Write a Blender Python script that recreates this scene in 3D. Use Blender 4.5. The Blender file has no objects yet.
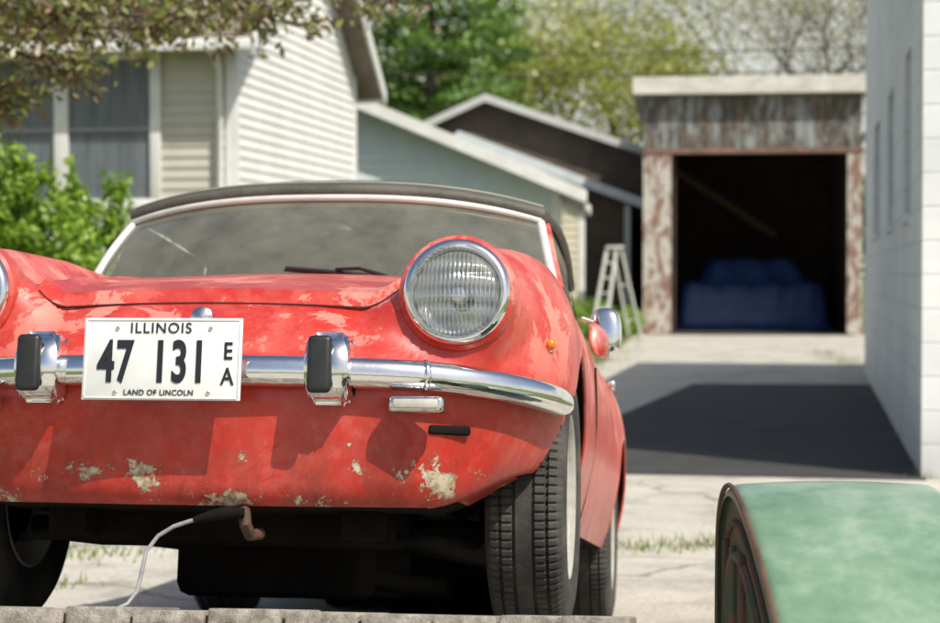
import bpy, bmesh, math, random
import numpy as np
from mathutils import Vector, Matrix
random.seed(4)
scene = bpy.context.scene
COL = scene.collection
H = 1.2      # eye height of the photographer

# ------------------------------------------------------------------ materials
def nt(name):
    m = bpy.data.materials.new(name); m.use_nodes = True
    t = m.node_tree; t.nodes.clear()
    o = t.nodes.new('ShaderNodeOutputMaterial')
    return m, t, o
def N(t, typ, **kw):
    n = t.nodes.new(typ)
    for k, v in kw.items():
        if k in n.inputs: n.inputs[k].default_value = v
        else: setattr(n, k, v)
    return n
def c4(c): return (c[0], c[1], c[2], 1)
def noise(t, vec, scale, detail=6, rough=.6, dist=0):
    n = N(t, 'ShaderNodeTexNoise'); n.inputs['Scale'].default_value = scale
    n.inputs['Detail'].default_value = min(4, detail); n.inputs['Roughness'].default_value = rough
    n.inputs['Distortion'].default_value = dist
    t.links.new(vec, n.inputs['Vector']); return n.outputs[0]
def ramp(t, fac, stops):
    r = N(t, 'ShaderNodeValToRGB'); e = r.color_ramp.elements
    while len(e) < len(stops): e.new(.5)
    for i, (p, c) in enumerate(stops):
        e[i].position = p; e[i].color = c4(c) if hasattr(c, '__len__') else (c, c, c, 1)
    t.links.new(fac, r.inputs[0]); return r.outputs[0]
def mix(t, f, a, b, bt='MIX'):
    m = N(t, 'ShaderNodeMix'); m.data_type = 'RGBA'; m.blend_type = bt
    if isinstance(f, (int, float)): m.inputs[0].default_value = f
    else: t.links.new(f, m.inputs[0])
    for s, v in ((6, a), (7, b)):
        if hasattr(v, 'links'): t.links.new(v, m.inputs[s])
        else: m.inputs[s].default_value = c4(v)
    return m.outputs[2]
def objco(t): return N(t, 'ShaderNodeTexCoord').outputs['Object']
def bumpn(t, h, strength, dist=.01):
    b = N(t, 'ShaderNodeBump'); b.inputs['Strength'].default_value = strength; b.inputs['Distance'].default_value = dist
    t.links.new(h, b.inputs['Height']); return b.outputs[0]
def M(name, c1, c2=None, scale=4, rough=.6, bump=0, bscale=40, metal=0, coat=0, spec=.5, lo=.35, hi=.65, stretch=None):
    m, t, o = nt(name)
    p = N(t, 'ShaderNodeBsdfPrincipled'); t.links.new(p.outputs[0], o.inputs[0])
    co = objco(t)
    if stretch:
        mp = N(t, 'ShaderNodeMapping'); mp.inputs['Scale'].default_value = stretch
        t.links.new(co, mp.inputs[0]); co = mp.outputs[0]
    if c2 is None: c2 = tuple(x*.85 for x in c1)
    col = ramp(t, noise(t, co, scale, 4, .65), [(lo, c1), (hi, c2)])
    t.links.new(col, p.inputs['Base Color'])
    p.inputs['Roughness'].default_value = rough; p.inputs['Metallic'].default_value = metal
    p.inputs['Coat Weight'].default_value = coat; p.inputs['Specular IOR Level'].default_value = spec
    if bump:
        t.links.new(bumpn(t, noise(t, co, bscale, 2), bump), p.inputs['Normal'])
    return m
def leafmat(name, cols, trans=.35):
    m, t, o = nt(name)
    g = N(t, 'ShaderNodeNewGeometry')
    st = [(i/(len(cols)-1), c) for i, c in enumerate(cols)]
    col = ramp(t, g.outputs['Random Per Island'], st)
    d = N(t, 'ShaderNodeBsdfDiffuse')
    tr = N(t, 'ShaderNodeBsdfTranslucent')
    t.links.new(col, d.inputs[0]); t.links.new(col, tr.inputs[0])
    mx = N(t, 'ShaderNodeMixShader'); mx.inputs[0].default_value = trans
    t.links.new(d.outputs[0], mx.inputs[1]); t.links.new(tr.outputs[0], mx.inputs[2])
    gl = N(t, 'ShaderNodeBsdfGlossy'); gl.inputs['Roughness'].default_value = .45; gl.inputs[0].default_value = (1, 1, 1, 1)
    m2 = N(t, 'ShaderNodeMixShader'); m2.inputs[0].default_value = .05
    t.links.new(mx.outputs[0], m2.inputs[1]); t.links.new(gl.outputs[0], m2.inputs[2]); t.links.new(m2.outputs[0], o.inputs[0])
    return m

def peel(name, paint, under, under2, stretch=(1, 1, .35), scale=2.2, th=.5, rough=.8, w=.05):
    m, t, o = nt(name); p = N(t, 'ShaderNodeBsdfPrincipled'); t.links.new(p.outputs[0], o.inputs[0])
    mp = N(t, 'ShaderNodeMapping'); mp.inputs['Scale'].default_value = stretch; t.links.new(objco(t), mp.inputs[0])
    n0 = N(t, 'ShaderNodeTexNoise'); n0.inputs['Scale'].default_value = scale; n0.inputs['Detail'].default_value = 7; n0.inputs['Roughness'].default_value = .78
    t.links.new(mp.outputs[0], n0.inputs['Vector']); n1 = n0.outputs[0]
    n2 = noise(t, mp.outputs[0], scale*3, 4, .7)
    u = ramp(t, n2, [(.4, under), (.6, under2)])
    f = ramp(t, n1, [(th-w, 0), (th+w, 1)])
    t.links.new(mix(t, f, u, paint), p.inputs['Base Color']); p.inputs['Roughness'].default_value = rough
    return m

def paint_mat():
    m, t, o = nt('faded_red_paint'); p = N(t, 'ShaderNodeBsdfPrincipled'); t.links.new(p.outputs[0], o.inputs[0])
    co = objco(t)
    base = ramp(t, noise(t, co, 3.5, 3), [(.35, (.45, .018, .010)), (.65, (.55, .030, .016))])
    sep = N(t, 'ShaderNodeSeparateXYZ'); t.links.new(co, sep.inputs[0])
    bl = N(t, 'ShaderNodeTexNoise'); bl.inputs['Scale'].default_value = 4.2; bl.inputs['Detail'].default_value = 6; bl.inputs['Roughness'].default_value = .62; bl.inputs['Distortion'].default_value = .5
    t.links.new(co, bl.inputs['Vector'])
    # chalky oxidised paint: the top panels (exposed for decades) are worn the most
    ad = N(t, 'ShaderNodeMath', operation='MULTIPLY_ADD'); t.links.new(sep.outputs[2], ad.inputs[0]); ad.inputs[1].default_value = 1.0
    t.links.new(bl.outputs[0], ad.inputs[2])
    mr = N(t, 'ShaderNodeMapRange'); t.links.new(ad.outputs[0], mr.inputs[0])
    mr.inputs[1].default_value = 1.00; mr.inputs[2].default_value = 1.26; mr.inputs[3].default_value = 0; mr.inputs[4].default_value = .80
    col = mix(t, mr.outputs[0], base, (.66, .14, .105))
    # crisp-edged blotches where the old coat shows darker / pinker
    b2 = N(t, 'ShaderNodeTexNoise'); b2.inputs['Scale'].default_value = 6.5; b2.inputs['Detail'].default_value = 7; b2.inputs['Roughness'].default_value = .70; b2.inputs['Distortion'].default_value = .5
    t.links.new(co, b2.inputs['Vector'])
    zt = N(t, 'ShaderNodeMapRange'); t.links.new(sep.outputs[2], zt.inputs[0]); zt.inputs[1].default_value = .44; zt.inputs[2].default_value = .58; zt.inputs[3].default_value = .15
    k1 = mix(t, 1.0, ramp(t, b2.outputs[0], [(.52, 0), (.54, .85)]), zt.outputs[0], 'MULTIPLY')
    col = mix(t, k1, col, (.46, .024, .015))
    k2 = mix(t, 1.0, ramp(t, b2.outputs[0], [(.42, .75), (.445, 0)]), zt.outputs[0], 'MULTIPLY')
    col = mix(t, k2, col, (.74, .27, .21))
    # faint dust film everywhere
    col = mix(t, ramp(t, noise(t, co, 30, 4, .7), [(.4, .0), (.75, .12)]), col, (.55, .40, .30))
    # streaky grime on the lower valance
    g = N(t, 'ShaderNodeMapRange'); t.links.new(sep.outputs[2], g.inputs[0]); g.inputs[1].default_value = .44; g.inputs[2].default_value = .22
    mp = N(t, 'ShaderNodeMapping'); mp.inputs['Scale'].default_value = (1, 1, .5); t.links.new(co, mp.inputs[0])
    gn = ramp(t, noise(t, mp.outputs[0], 9, 4, .75), [(.40, 0), (.66, .85)])
    gm = N(t, 'ShaderNodeMath', operation='MULTIPLY'); t.links.new(g.outputs[0], gm.inputs[0]); t.links.new(gn, gm.inputs[1])
    col = mix(t, gm.outputs[0], col, (.20, .022, .012))
    # chipped paint spots showing filler and primer
    dn = N(t, 'ShaderNodeTexNoise'); dn.inputs['Scale'].default_value = 20; dn.inputs['Detail'].default_value = 8; dn.inputs['Roughness'].default_value = .78
    t.links.new(co, dn.inputs['Vector'])
    acc = None
    for (x, z, r, sx) in [(.452, .262, .070, .70), (-.20, .262, .040, .50), (-.115, .255, .036, .50), (.33, .275, .022, .7),
                          (.05, .208, .032, .3), (-.29, .25, .020, .6), (.21, .208, .028, .3), (.305, .32, .014, 1), (.55, .27, .020, .7), (-.40, .215, .028, .35), (.10, .29, .012, .8)]:
        a = N(t, 'ShaderNodeCombineXYZ'); t.links.new(sep.outputs[0], a.inputs[0]); t.links.new(sep.outputs[2], a.inputs[1])
        s = N(t, 'ShaderNodeVectorMath', operation='SUBTRACT'); t.links.new(a.outputs[0], s.inputs[0]); s.inputs[1].default_value = (x, z, 0)
        sc = N(t, 'ShaderNodeVectorMath', operation='MULTIPLY'); t.links.new(s.outputs[0], sc.inputs[0]); sc.inputs[1].default_value = (sx/r, 1/r, 0)
        l = N(t, 'ShaderNodeVectorMath', operation='LENGTH'); t.links.new(sc.outputs[0], l.inputs[0])
        if acc is None: acc = l.outputs['Value']
        else:
            mn = N(t, 'ShaderNodeMath', operation='MINIMUM'); t.links.new(acc, mn.inputs[0]); t.links.new(l.outputs['Value'], mn.inputs[1]); acc = mn.outputs[0]
    sb = N(t, 'ShaderNodeMath', operation='MULTIPLY_ADD'); t.links.new(dn.outputs[0], sb.inputs[0]); sb.inputs[1].default_value = 7.5; t.links.new(acc, sb.inputs[2])
    chip = N(t, 'ShaderNodeMapRange'); t.links.new(sb.outputs[0], chip.inputs[0])
    chip.inputs[1].default_value = 3.98; chip.inputs[2].default_value = 3.86
    rim = N(t, 'ShaderNodeMapRange'); t.links.new(sb.outputs[0], rim.inputs[0]); rim.inputs[1].default_value = 4.16; rim.inputs[2].default_value = 4.02; rim.inputs[4].default_value = .8
    col = mix(t, rim.outputs[0], col, (.22, .03, .018))
    col = mix(t, chip.outputs[0], col, ramp(t, noise(t, co, 60, 3), [(.4, (.58, .51, .36)), (.62, (.30, .20, .12))]))
    t.links.new(col, p.inputs['Base Color'])
    t.links.new(ramp(t, b2.outputs[0], [(.3, .50), (.7, .30)]), p.inputs['Roughness'])
    p.inputs['Coat Weight'].default_value = .28; p.inputs['Coat Roughness'].default_value = .22
    t.links.new(bumpn(t, noise(t, co, 5, 2), .10, .02), p.inputs['Normal'])
    return m

mPaint = paint_mat()
mChrome = M('aged_chrome', (.86, .86, .85), (.70, .68, .66), 12, .08, .05, 30, metal=1, lo=.5, hi=.75)
mChromeD = M('pitted_chrome', (.72, .72, .70), (.35, .28, .22), 26, .2, .1, 60, metal=1, lo=.55, hi=.75)
mRubber = M('black_rubber', (.014, .014, .014), (.024, .024, .023), 20, .45)
mTyre = M('tyre_rubber', (.030, .028, .026), (.10, .09, .075), 7, .8, .15, 120, lo=.42, hi=.72)
mUnder = M('underbody_black', (.008, .007, .007), (.016, .013, .010), 8, .95, spec=.1)
mRim = M('painted_steel_wheel', (.50, .49, .45), (.33, .30, .25), 14, .4, metal=.1)
mFabric = M('weathered_vinyl_top', (.055, .055, .042), (.11, .105, .083), 7, .62, .25, 160)
mInter = M('black_interior', (.02, .02, .02), (.035, .033, .03), 8, .7)
mSeat = M('seat_vinyl', (.05, .045, .04), (.08, .07, .06), 8, .5)
mWood = M('weathered_plank', (.42, .38, .32), (.17, .15, .12), 6, .85, .5, 60, stretch=(6, .5, 6))
mPlate = M('plate_white', (.80, .81, .78), (.68, .69, .65), 9, .38, .05, 30)
mInk = M('plate_ink', (.012, .014, .02), None, 5, .5)
mCable = M('cable_sheath', (.42, .42, .44), (.25, .25, .25), 20, .5)
mAmber = M('amber_lens', (.8, .2, .02), None, 5, .2, coat=.5)
mSeam = M('panel_gap', (.07, .008, .006), None, 5, .9)

def glass_dusty():
    m, t, o = nt('dusty_windscreen_glass')
    co = objco(t)
    tr = N(t, 'ShaderNodeBsdfTransparent'); tr.inputs[0].default_value = (.82, .86, .82, 1)
    g = N(t, 'ShaderNodeBsdfGlossy'); g.inputs['Roughness'].default_value = .03; g.inputs[0].default_value = (1, 1, 1, 1)
    d = N(t, 'ShaderNodeBsdfDiffuse'); d.inputs[0].default_value = (.46, .46, .36, 1)
    fr = N(t, 'ShaderNodeFresnel'); fr.inputs[0].default_value = 1.6
    m1 = N(t, 'ShaderNodeMixShader'); t.links.new(fr.outputs[0], m1.inputs[0]); t.links.new(tr.outputs[0], m1.inputs[1]); t.links.new(g.outputs[0], m1.inputs[2])
    dn = N(t, 'ShaderNodeTexNoise'); dn.inputs['Scale'].default_value = 5; dn.inputs['Detail'].default_value = 8; dn.inputs['Roughness'].default_value = .72; t.links.new(co, dn.inputs['Vector'])
    dust = ramp(t, dn.outputs[0], [(.3, .13), (.7, .32)])
    m2 = N(t, 'ShaderNodeMixShader'); t.links.new(dust, m2.inputs[0]); t.links.new(m1.outputs[0], m2.inputs[1]); t.links.new(d.outputs[0], m2.inputs[2])
    t.links.new(m2.outputs[0], o.inputs[0]); return m
mGlass = glass_dusty()
def lens_mat():
    m, t, o = nt('fluted_headlamp_lens')
    co = objco(t)
    w = N(t, 'ShaderNodeTexWave'); w.wave_type = 'BANDS'; w.bands_direction = 'X'; w.inputs['Scale'].default_value = 36
    t.links.new(co, w.inputs[0])
    w2 = N(t, 'ShaderNodeTexWave'); w2.wave_type = 'BANDS'; w2.bands_direction = 'Z'; w2.inputs['Scale'].default_value = 10
    t.links.new(co, w2.inputs[0])
    a = N(t, 'ShaderNodeMath', operation='MULTIPLY_ADD'); t.links.new(w.outputs['Fac'], a.inputs[0]); a.inputs[1].default_value = .7; t.links.new(w2.outputs['Fac'], a.inputs[2])
    b = bumpn(t, a.outputs[0], .6, .003)
    tr = N(t, 'ShaderNodeBsdfTransparent'); tr.inputs[0].default_value = (.90, .93, .93, 1)
    g = N(t, 'ShaderNodeBsdfGlossy'); g.inputs['Roughness'].default_value = .06; t.links.new(b, g.inputs['Normal'])
    d = N(t, 'ShaderNodeBsdfDiffuse'); d.inputs[0].default_value = (.55, .58, .56, 1); t.links.new(b, d.inputs['Normal'])
    m1 = N(t, 'ShaderNodeMixShader'); m1.inputs[0].default_value = .5; t.links.new(g.outputs[0], m1.inputs[1]); t.links.new(d.outputs[0], m1.inputs[2])
    f = ramp(t, a.outputs[0], [(.2, .12), (1.3, .42)])
    m2 = N(t, 'ShaderNodeMixShader'); t.links.new(f, m2.inputs[0]); t.links.new(tr.outputs[0], m2.inputs[1]); t.links.new(m1.outputs[0], m2.inputs[2])
    t.links.new(m2.outputs[0], o.inputs[0]); return m
mLens = lens_mat()

# ------------------------------------------------------------------ mesh helpers
def empty(name, mat=None, loc=None):
    e = bpy.data.objects.new(name, None); COL.objects.link(e)
    if mat is not None: e.matrix_world = mat
    elif loc is not None: e.matrix_world = Matrix.Translation(loc)
    return e
def add(name, verts, faces, mat, parent=None, smooth=False, local=False, sharp=None):
    me = bpy.data.meshes.new(name); me.from_pydata(verts, [], faces); me.update()
    ob = bpy.data.objects.new(name, me); COL.objects.link(ob)
    if mat is not None:
        for mm in (mat if isinstance(mat, list) else [mat]): me.materials.append(mm)
    if smooth:
        me.polygons.foreach_set('use_smooth', [True]*len(me.polygons))
        if sharp: me.set_sharp_from_angle(angle=math.radians(sharp))
    if parent:
        ob.parent = parent
        if not local: ob.matrix_parent_inverse = parent.matrix_world.inverted()
    return ob
def frombm(name, bm, mat, parent, smooth=False, local=False, sharp=40):
    me = bpy.data.meshes.new(name); bm.normal_update(); bm.to_mesh(me); bm.free()
    ob = bpy.data.objects.new(name, me); COL.objects.link(ob); me.materials.append(mat)
    if smooth:
        me.polygons.foreach_set('use_smooth', [True]*len(me.polygons)); me.set_sharp_from_angle(angle=math.radians(sharp))
    if parent:
        ob.parent = parent
        if not local: ob.matrix_parent_inverse = parent.matrix_world.inverted()
    return ob
def box(name, c, s, mat, parent=None, bevel=0, rot=None, local=False, seg=2):
    bm = bmesh.new(); bmesh.ops.create_cube(bm, size=1)
    bmesh.ops.scale(bm, vec=s, verts=bm.verts)
    if bevel: bmesh.ops.bevel(bm, geom=bm.edges[:], offset=bevel, segments=seg, profile=.5, affect='EDGES')
    R = (rot.to_4x4() if rot is not None else Matrix())
    bmesh.ops.transform(bm, matrix=Matrix.Translation(c) @ R, verts=bm.verts)
    return frombm(name, bm, mat, parent, bool(bevel), local)
def frame_box(name, o, u, v, u0, u1, v0, v1, z0, z1, mat, parent, bevel=0):
    """box in a building frame: o origin, u,v horizontal unit axes"""
    c = Vector(o) + u*((u0+u1)/2) + v*((v0+v1)/2); c.z = (z0+z1)/2
    R = Matrix((u, v, Vector((0, 0, 1)))).transposed()
    return box(name, c, (abs(u1-u0), abs(v1-v0), z1-z0), mat, parent, bevel, R)
def tube(name, pts, rad, mat, parent=None, sides=10, local=False, cap=True, squash=None):
    pts = [Vector(p) for p in pts]; n = len(pts)
    if not hasattr(rad, '__len__'): rad = [rad]*n
    V = []; F = []
    up = Vector((0, 0, 1))
    prev = None
    for i, p in enumerate(pts):
        d = (pts[min(i+1, n-1)]-pts[max(i-1, 0)]).normalized()
        a = prev - d*prev.dot(d) if prev is not None else (up.cross(d) if abs(d.z) < .95 else Vector((1, 0, 0)).cross(d))
        a.normalize(); b = d.cross(a); prev = a
        for k in range(sides):
            t = 2*math.pi*k/sides
            V.append(p + (a*math.cos(t) + b*math.sin(t))*rad[i])
    for i in range(n-1):
        for k in range(sides):
            k2 = (k+1) % sides
            F.append((i*sides+k, i*sides+k2, (i+1)*sides+k2, (i+1)*sides+k))
    if cap:
        F.append(tuple(range(sides))[::-1]); F.append(tuple((n-1)*sides+k for k in range(sides)))
    return add(name, V, F, mat, parent, True, local, 50)
def lathe(name, prof, seg, c, mat, parent=None, axis='X', local=False, rfun=None, flip=1, sharp=35):
    """prof: list of (axial, radius)"""
    V = []; F = []; n = len(prof)
    for s in range(seg):
        t = 2*math.pi*s/seg
        for j, (a, r) in enumerate(prof):
            if rfun: r = rfun(s, j, a, r)
            if axis == 'X': V.append((c[0]+a*flip, c[1]+r*math.cos(t), c[2]+r*math.sin(t)))
            elif axis == 'Y': V.append((c[0]+r*math.cos(t), c[1]+a*flip, c[2]+r*math.sin(t)))
            else: V.append((c[0]+r*math.cos(t), c[1]+r*math.sin(t), c[2]+a*flip))
    for s in range(seg):
        s2 = (s+1) % seg
        for j in range(n-1):
            F.append((s*n+j, s*n+j+1, s2*n+j+1, s2*n+j))
    return add(name, V, F, mat, parent, True, local, sharp)
def interp(y, P):
    return float(np.interp(y, [p[0] for p in P], [p[1] for p in P]))
def sstep(a, b, x):
    t = min(1, max(0, (x-a)/(b-a))); return t*t*(3-2*t)

# ================================================================== CAR
th = math.atan(228/1870); ph = math.atan(.18)
xa = Vector((math.cos(th), -math.sin(th), 0)); ya = Vector((math.sin(th)*math.cos(ph), math.cos(th)*math.cos(ph), -math.sin(ph)))
za = xa.cross(ya)
CARM = Matrix.Translation((-.543, 3.5, H-.63)) @ Matrix((xa, ya, za)).transposed().to_4x4()
car = empty('parked_car', CARM)

ZC = [(0, .54), (.06, .572), (.12, .590), (.3, .640), (.6, .708), (.9, .765), (1.05, .790), (1.5, .815), (2.5, .82), (3.2, .79), (3.6, .74), (3.8, .66)]
ZF = [(0, .705), (.15, .727), (.3, .750), (.6, .784), (1.0, .805), (1.4, .812), (2.3, .80), (2.8, .82), (3.4, .80), (3.8, .72)]
WM = [(0, .700), (.5, .716), (1.0, .700), (1.6, .702), (2.3, .712), (2.8, .724), (3.4, .70), (3.8, .66)]
HLX = {1: .497, -1: .512}
def bulge_hw(y): return .385-.05*y
def Ttop(x, y, bul=True):
    ax = abs(x)
    zc = interp(y, ZC); zf = interp(y, ZF)
    w = sstep(.30, .50, ax)
    z = zc*(1-w) + zf*w
    if ax > .56: z -= .07*((ax-.56)/.16)**2
    if .08 < y < 1.4:
        hw = bulge_hw(y)
        if bul:
            fy = .150+max(0, ax-(hw-.10))**2*2.2
            z += .028*sstep(hw+.008, hw-.010, ax)*sstep(fy-.012, fy+.014, y)
        z -= .022*math.exp(-((ax-.405)/.030)**2)*sstep(.1, .3, y)
    z += .012*max(0, 1-(ax/.35)**2)
    return z
def Bz(aa, y):
    return .210 - .012*(1-aa*aa) + .085*sstep(.66, 1.0, aa)*(1-sstep(.38, .62, y))
def Ffront(a, c):
    aa = min(1, abs(a)); x0 = aa*.715
    f = .42*(1-(max(0, 1-aa**2.7))**.5)
    pod = sstep(.32, .46, x0)
    ztop = Ttop(x0, .16, False)
    b = Bz(aa, 0)
    z = b + c*(ztop-b)
    if z > .47: f += (z-.47)*(.62*(1-pod)+.12*pod)
    if z < .43: f += (.43-z)*.16
    if c < .12: f += .03*(1-math.sqrt(max(0, 1-((.12-c)/.12)**2)))
    d = math.hypot(x0-(.497 if a >= 0 else .512), z-.622)
    w = sstep(.165, .108, d); f = f*(1-w)+.100*w
    c0 = .84
    if c > c0:
        t = (c-c0)/(1-c0); f += (.05)*(1-math.sqrt(max(0, 1-t*t)))
    return f
def Rrear(a, c):
    aa = abs(a)
    f = 3.74 - .30*(1-(max(0, 1-aa**3.2))**.5) - .10*abs(c-.55)
    if c > .8:
        t = (c-.8)/.2; f -= .07*(1-math.sqrt(max(0, 1-t*t)))
    return f
def Wside(y, c):
    w = interp(y, WM)
    w -= .05*max(0, (.45-c)/.45)**1.6
    w -= .02*max(0, (c-.5)/.5)**2
    c0 = .70
    if c > c0:
        t = (c-c0)/(1-c0); w -= .085*(1-math.sqrt(max(0, 1-t*t)))
    return w
ARCH = ((.65, .325, .262), (2.76, .315, .27))
def body():
    na, nb, nc = 110, 150, 44
    A = [math.sin(math.pi/2*(2*i/na-1)) for i in range(na+1)]
    Bb = [(j/nb)**1.6 for j in range(nb+1)]
    C = [.5-.5*math.cos(math.pi*k/nc) for k in range(nc+1)]
    idx = {}; V = []
    def vid(i, j, k):
        key = (i, j, k)
        if key in idx: return idx[key]
        a, b, c = A[i], Bb[j], C[k]
        f = Ffront(a, c); r = Rrear(a, c)
        y = f + b*(r-f)
        x = a*Wside(y, c)
        bz = Bz(abs(a), y)
        z = bz + c*(Ttop(x, y)-bz)
        idx[key] = len(V); V.append((x, y, z)); return idx[key]
    F = []
    for i in range(na):
        for j in range(nb):
            F.append((vid(i, j, nc), vid(i+1, j, nc), vid(i+1, j+1, nc), vid(i, j+1, nc)))
            F.append((vid(i, j, 0), vid(i, j+1, 0), vid(i+1, j+1, 0), vid(i+1, j, 0)))
        for k in range(nc):
            F.append((vid(i, 0, k), vid(i+1, 0, k), vid(i+1, 0, k+1), vid(i, 0, k+1)))
            F.append((vid(i, nb, k), vid(i, nb, k+1), vid(i+1, nb, k+1), vid(i+1, nb, k)))
    for j in range(nb):
        for k in range(nc):
            F.append((vid(0, j, k), vid(0, j, k+1), vid(0, j+1, k+1), vid(0, j+1, k)))
            F.append((vid(na, j, k), vid(na, j+1, k), vid(na, j+1, k+1), vid(na, j, k+1)))
    ob = add('body_shell', V, F, [mPaint, mUnder], car, True, True)
    cutters = []
    def cyl(rr, dep, mat4, seg=72):
        bm = bmesh.new(); bmesh.ops.create_cone(bm, cap_ends=True, segments=seg, radius1=rr, radius2=rr, depth=dep)
        bmesh.ops.transform(bm, matrix=mat4, verts=bm.verts); cutters.append(frombm('cut', bm, mUnder, car, False, True))
    for yy, rr, zz in ARCH:
        for s in (-1, 1): cyl(rr, .5, Matrix.Translation((s*.70, yy, zz)) @ Matrix.Rotation(math.pi/2, 4, 'Y'))
    for s in (-1, 1): cyl(.094, .34, Matrix.Translation((s*HLX[s], .035, .622)) @ Matrix.Rotation(math.pi/2, 4, 'X'), 48)
    cutters.append(box('cut', (0, 2.0, .85), (1.16, .98, 1.0), mUnder, car, local=True))
    cutters.append(box('cut', (0, 1.6, .2), (.8, 2.6, .16), mUnder, car, local=True))
    bpy.context.view_layer.update()
    for cobj in cutters:
        md = ob.modifiers.new('b', 'BOOLEAN'); md.operation = 'DIFFERENCE'; md.solver = 'EXACT'; md.object = cobj
    bpy.context.view_layer.update()
    dg = bpy.context.evaluated_depsgraph_get()
    nm = bpy.data.meshes.new_from_object(ob.evaluated_get(dg))
    ob.modifiers.clear(); ob.data = nm
    for cobj in cutters: bpy.data.objects.remove(cobj, do_unlink=True)
    for i, m in enumerate((mPaint, mUnder)):
        if i < len(nm.materials): nm.materials[i] = m
        else: nm.materials.append(m)
    for p in nm.polygons:
        c = p.center; dark = False
        for yy, rr, zz in ARCH:
            d = math.hypot(c.y-yy, c.z-zz)
            if .44 < abs(c.x) and d < rr+.002: dark = True
        if abs(c.x) < .581 and 1.509 < c.y < 2.491 and c.z < .84 and abs(p.normal.z) < .99: dark = True
        if 1.6 < c.y < 2.4 and abs(c.x) < .57 and c.z < .5: dark = True
        if p.normal.z < -.9 or (c.z < .3 and .31 < c.y < 2.95 and abs(c.x) < .41): dark = True
        p.material_index = 1 if dark else 0
    nm.polygons.foreach_set('use_smooth', [True]*len(nm.polygons)); nm.set_sharp_from_angle(angle=math.radians(38))
    return ob
body()
# shut line around the raised bonnet panel
for s in (-1, 1):
    pts = []
    for k in range(24):
        x = bulge_hw(.15)*k/23*.97
        fy = .150+max(0, x-(bulge_hw(.15)-.10))**2*2.2-.014
        pts.append((s*x, fy, Ttop(x, fy)+.0005))
    for k in range(1, 26):
        y = pts[23][1]+k*.036; x = bulge_hw(y)+.010
        pts.append((s*x, y, Ttop(x, y)+.0005))
    tube('bonnet_shut_line', pts, .0030, mSeam, car, 5, True)

# wheel arch lips
for yy, rr, zz in ARCH:
    for s in (-1, 1):
        pts = []
        for k in range(41):
            t = math.radians(-8 + 196*k/40)
            y = yy+rr*math.cos(t); z = zz+rr*math.sin(t)
            if z < .24: continue
            c = (z-.21)/(Ttop(.7, y)-.21)
            x = Wside(y, c)
            if y < .46: continue
            pts.append((s*(x-.003), y, z))
        tube('wheel_arch_lip', pts, .005, mPaint, car, 6, True)

# tyres
WR = .295; WZ = .262
def wheel(x, y, s):
    w = .082; d = WR-.285
    prof = [(-w+.012, .175), (-w, .20), (-w-.004, .235), (-w+.004, .262), (-w+.014, .276), (-.052, .2815), (-.0505, .2750), (-.0455, .2750), (-.044, .2835),
            (-.024, .2848), (-.0225, .2765), (-.0175, .2765), (-.016, .285), (.016, .285), (.0175, .2765), (.0225, .2765), (.024, .2848), (.044, .2835), (.0455, .2750), (.0505, .2750), (.052, .2815),
            (w-.014, .276), (w-.004, .262), (w+.004, .235), (w, .20), (w-.012, .175)]
    prof = [(a, r+(d if r > .25 else 0)) for a, r in prof]
    def rf(si, j, a, r):
        if r > .272+d and abs(a) > .023:
            if (si + (1 if a > 0 else 0)) % 4 == 0: return r-.005
        return r
    lathe('tyre', prof, 400, (x, y, WZ), mTyre, car, 'X', True, rf, sharp=30)
    rp = [(-.07, .178), (-.074, .172), (-.06, .165), (.02, .155), (.045, .160), (.062, .165), (.073, .172), (.078, .180), (.070, .178), (.060, .160), (.035, .150), (.028, .13), (.040, .10), (.045, .075), (.030, .055), (.030, .04), (.055, .035), (.060, .02), (.060, 0.0005)]
    lathe('wheel_rim', rp, 64, (x, y, WZ), mRim, car, 'X', True, flip=s)
    lathe('brake_drum', [(-.03, .001), (-.03, .12), (.02, .12), (.02, .001)], 32, (x, y, WZ), mUnder, car, 'X', True, flip=s)
for yy, xx in ((.65, .608), (2.76, .605)):
    for s in (-1, 1): wheel(s*xx, yy, s)

# bumper ------------------------------------------------
def sweep(name, path, prof, mat, parent, closed=True):
    V = []; F = []; n = len(path); m = len(prof)
    for i, p in enumerate(path):
        d = (Vector(path[min(i+1, n-1)])-Vector(path[max(i-1, 0)])); d.z = 0; d.normalize()
        nrm = Vector((d.y, -d.x, 0))
        tt = min(i, n-1-i)/5.0
        e = 1 if tt >= 1 else math.sqrt(max(.02, 1-(1-tt)**2))
        for (o, z) in prof: V.append(Vector(p)+nrm*o*e+Vector((0, 0, z*e)))
    for i in range(n-1):
        for k in range(m):
            k2 = (k+1) % m; F.append((i*m+k, (i+1)*m+k, (i+1)*m+k2, i*m+k2))
    F.append(tuple(range(m))); F.append(tuple((n-1)*m+k for k in range(m))[::-1])
    return add(name, V, F, mat, parent, True, True, 50)
prof = [(.030*math.cos(t) if math.cos(t) > 0 else .010*math.cos(t), .030*math.copysign(abs(math.sin(t))**.8, math.sin(t))) for t in [2*math.pi*k/20 for k in range(20)]]
def bpath(s0, s1, n=80):
    P = []
    for i in range(n+1):
        a = s0+(s1-s0)*i/n; x = math.sin(a)
        fx = min(Ffront(x, .45), Ffront(abs(x), .45))
        P.append((x*.706, fx-.030, .452-.026*abs(x)**5))
    return P
sweep('bumper_bar', bpath(-math.pi/2*.92, math.pi/2*.92), prof, mChrome, car)
sweep('bumper_joint', bpath(.665, .70, 12), [(o*1.12, z*1.10) for o, z in prof], mChrome, car)
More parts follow.
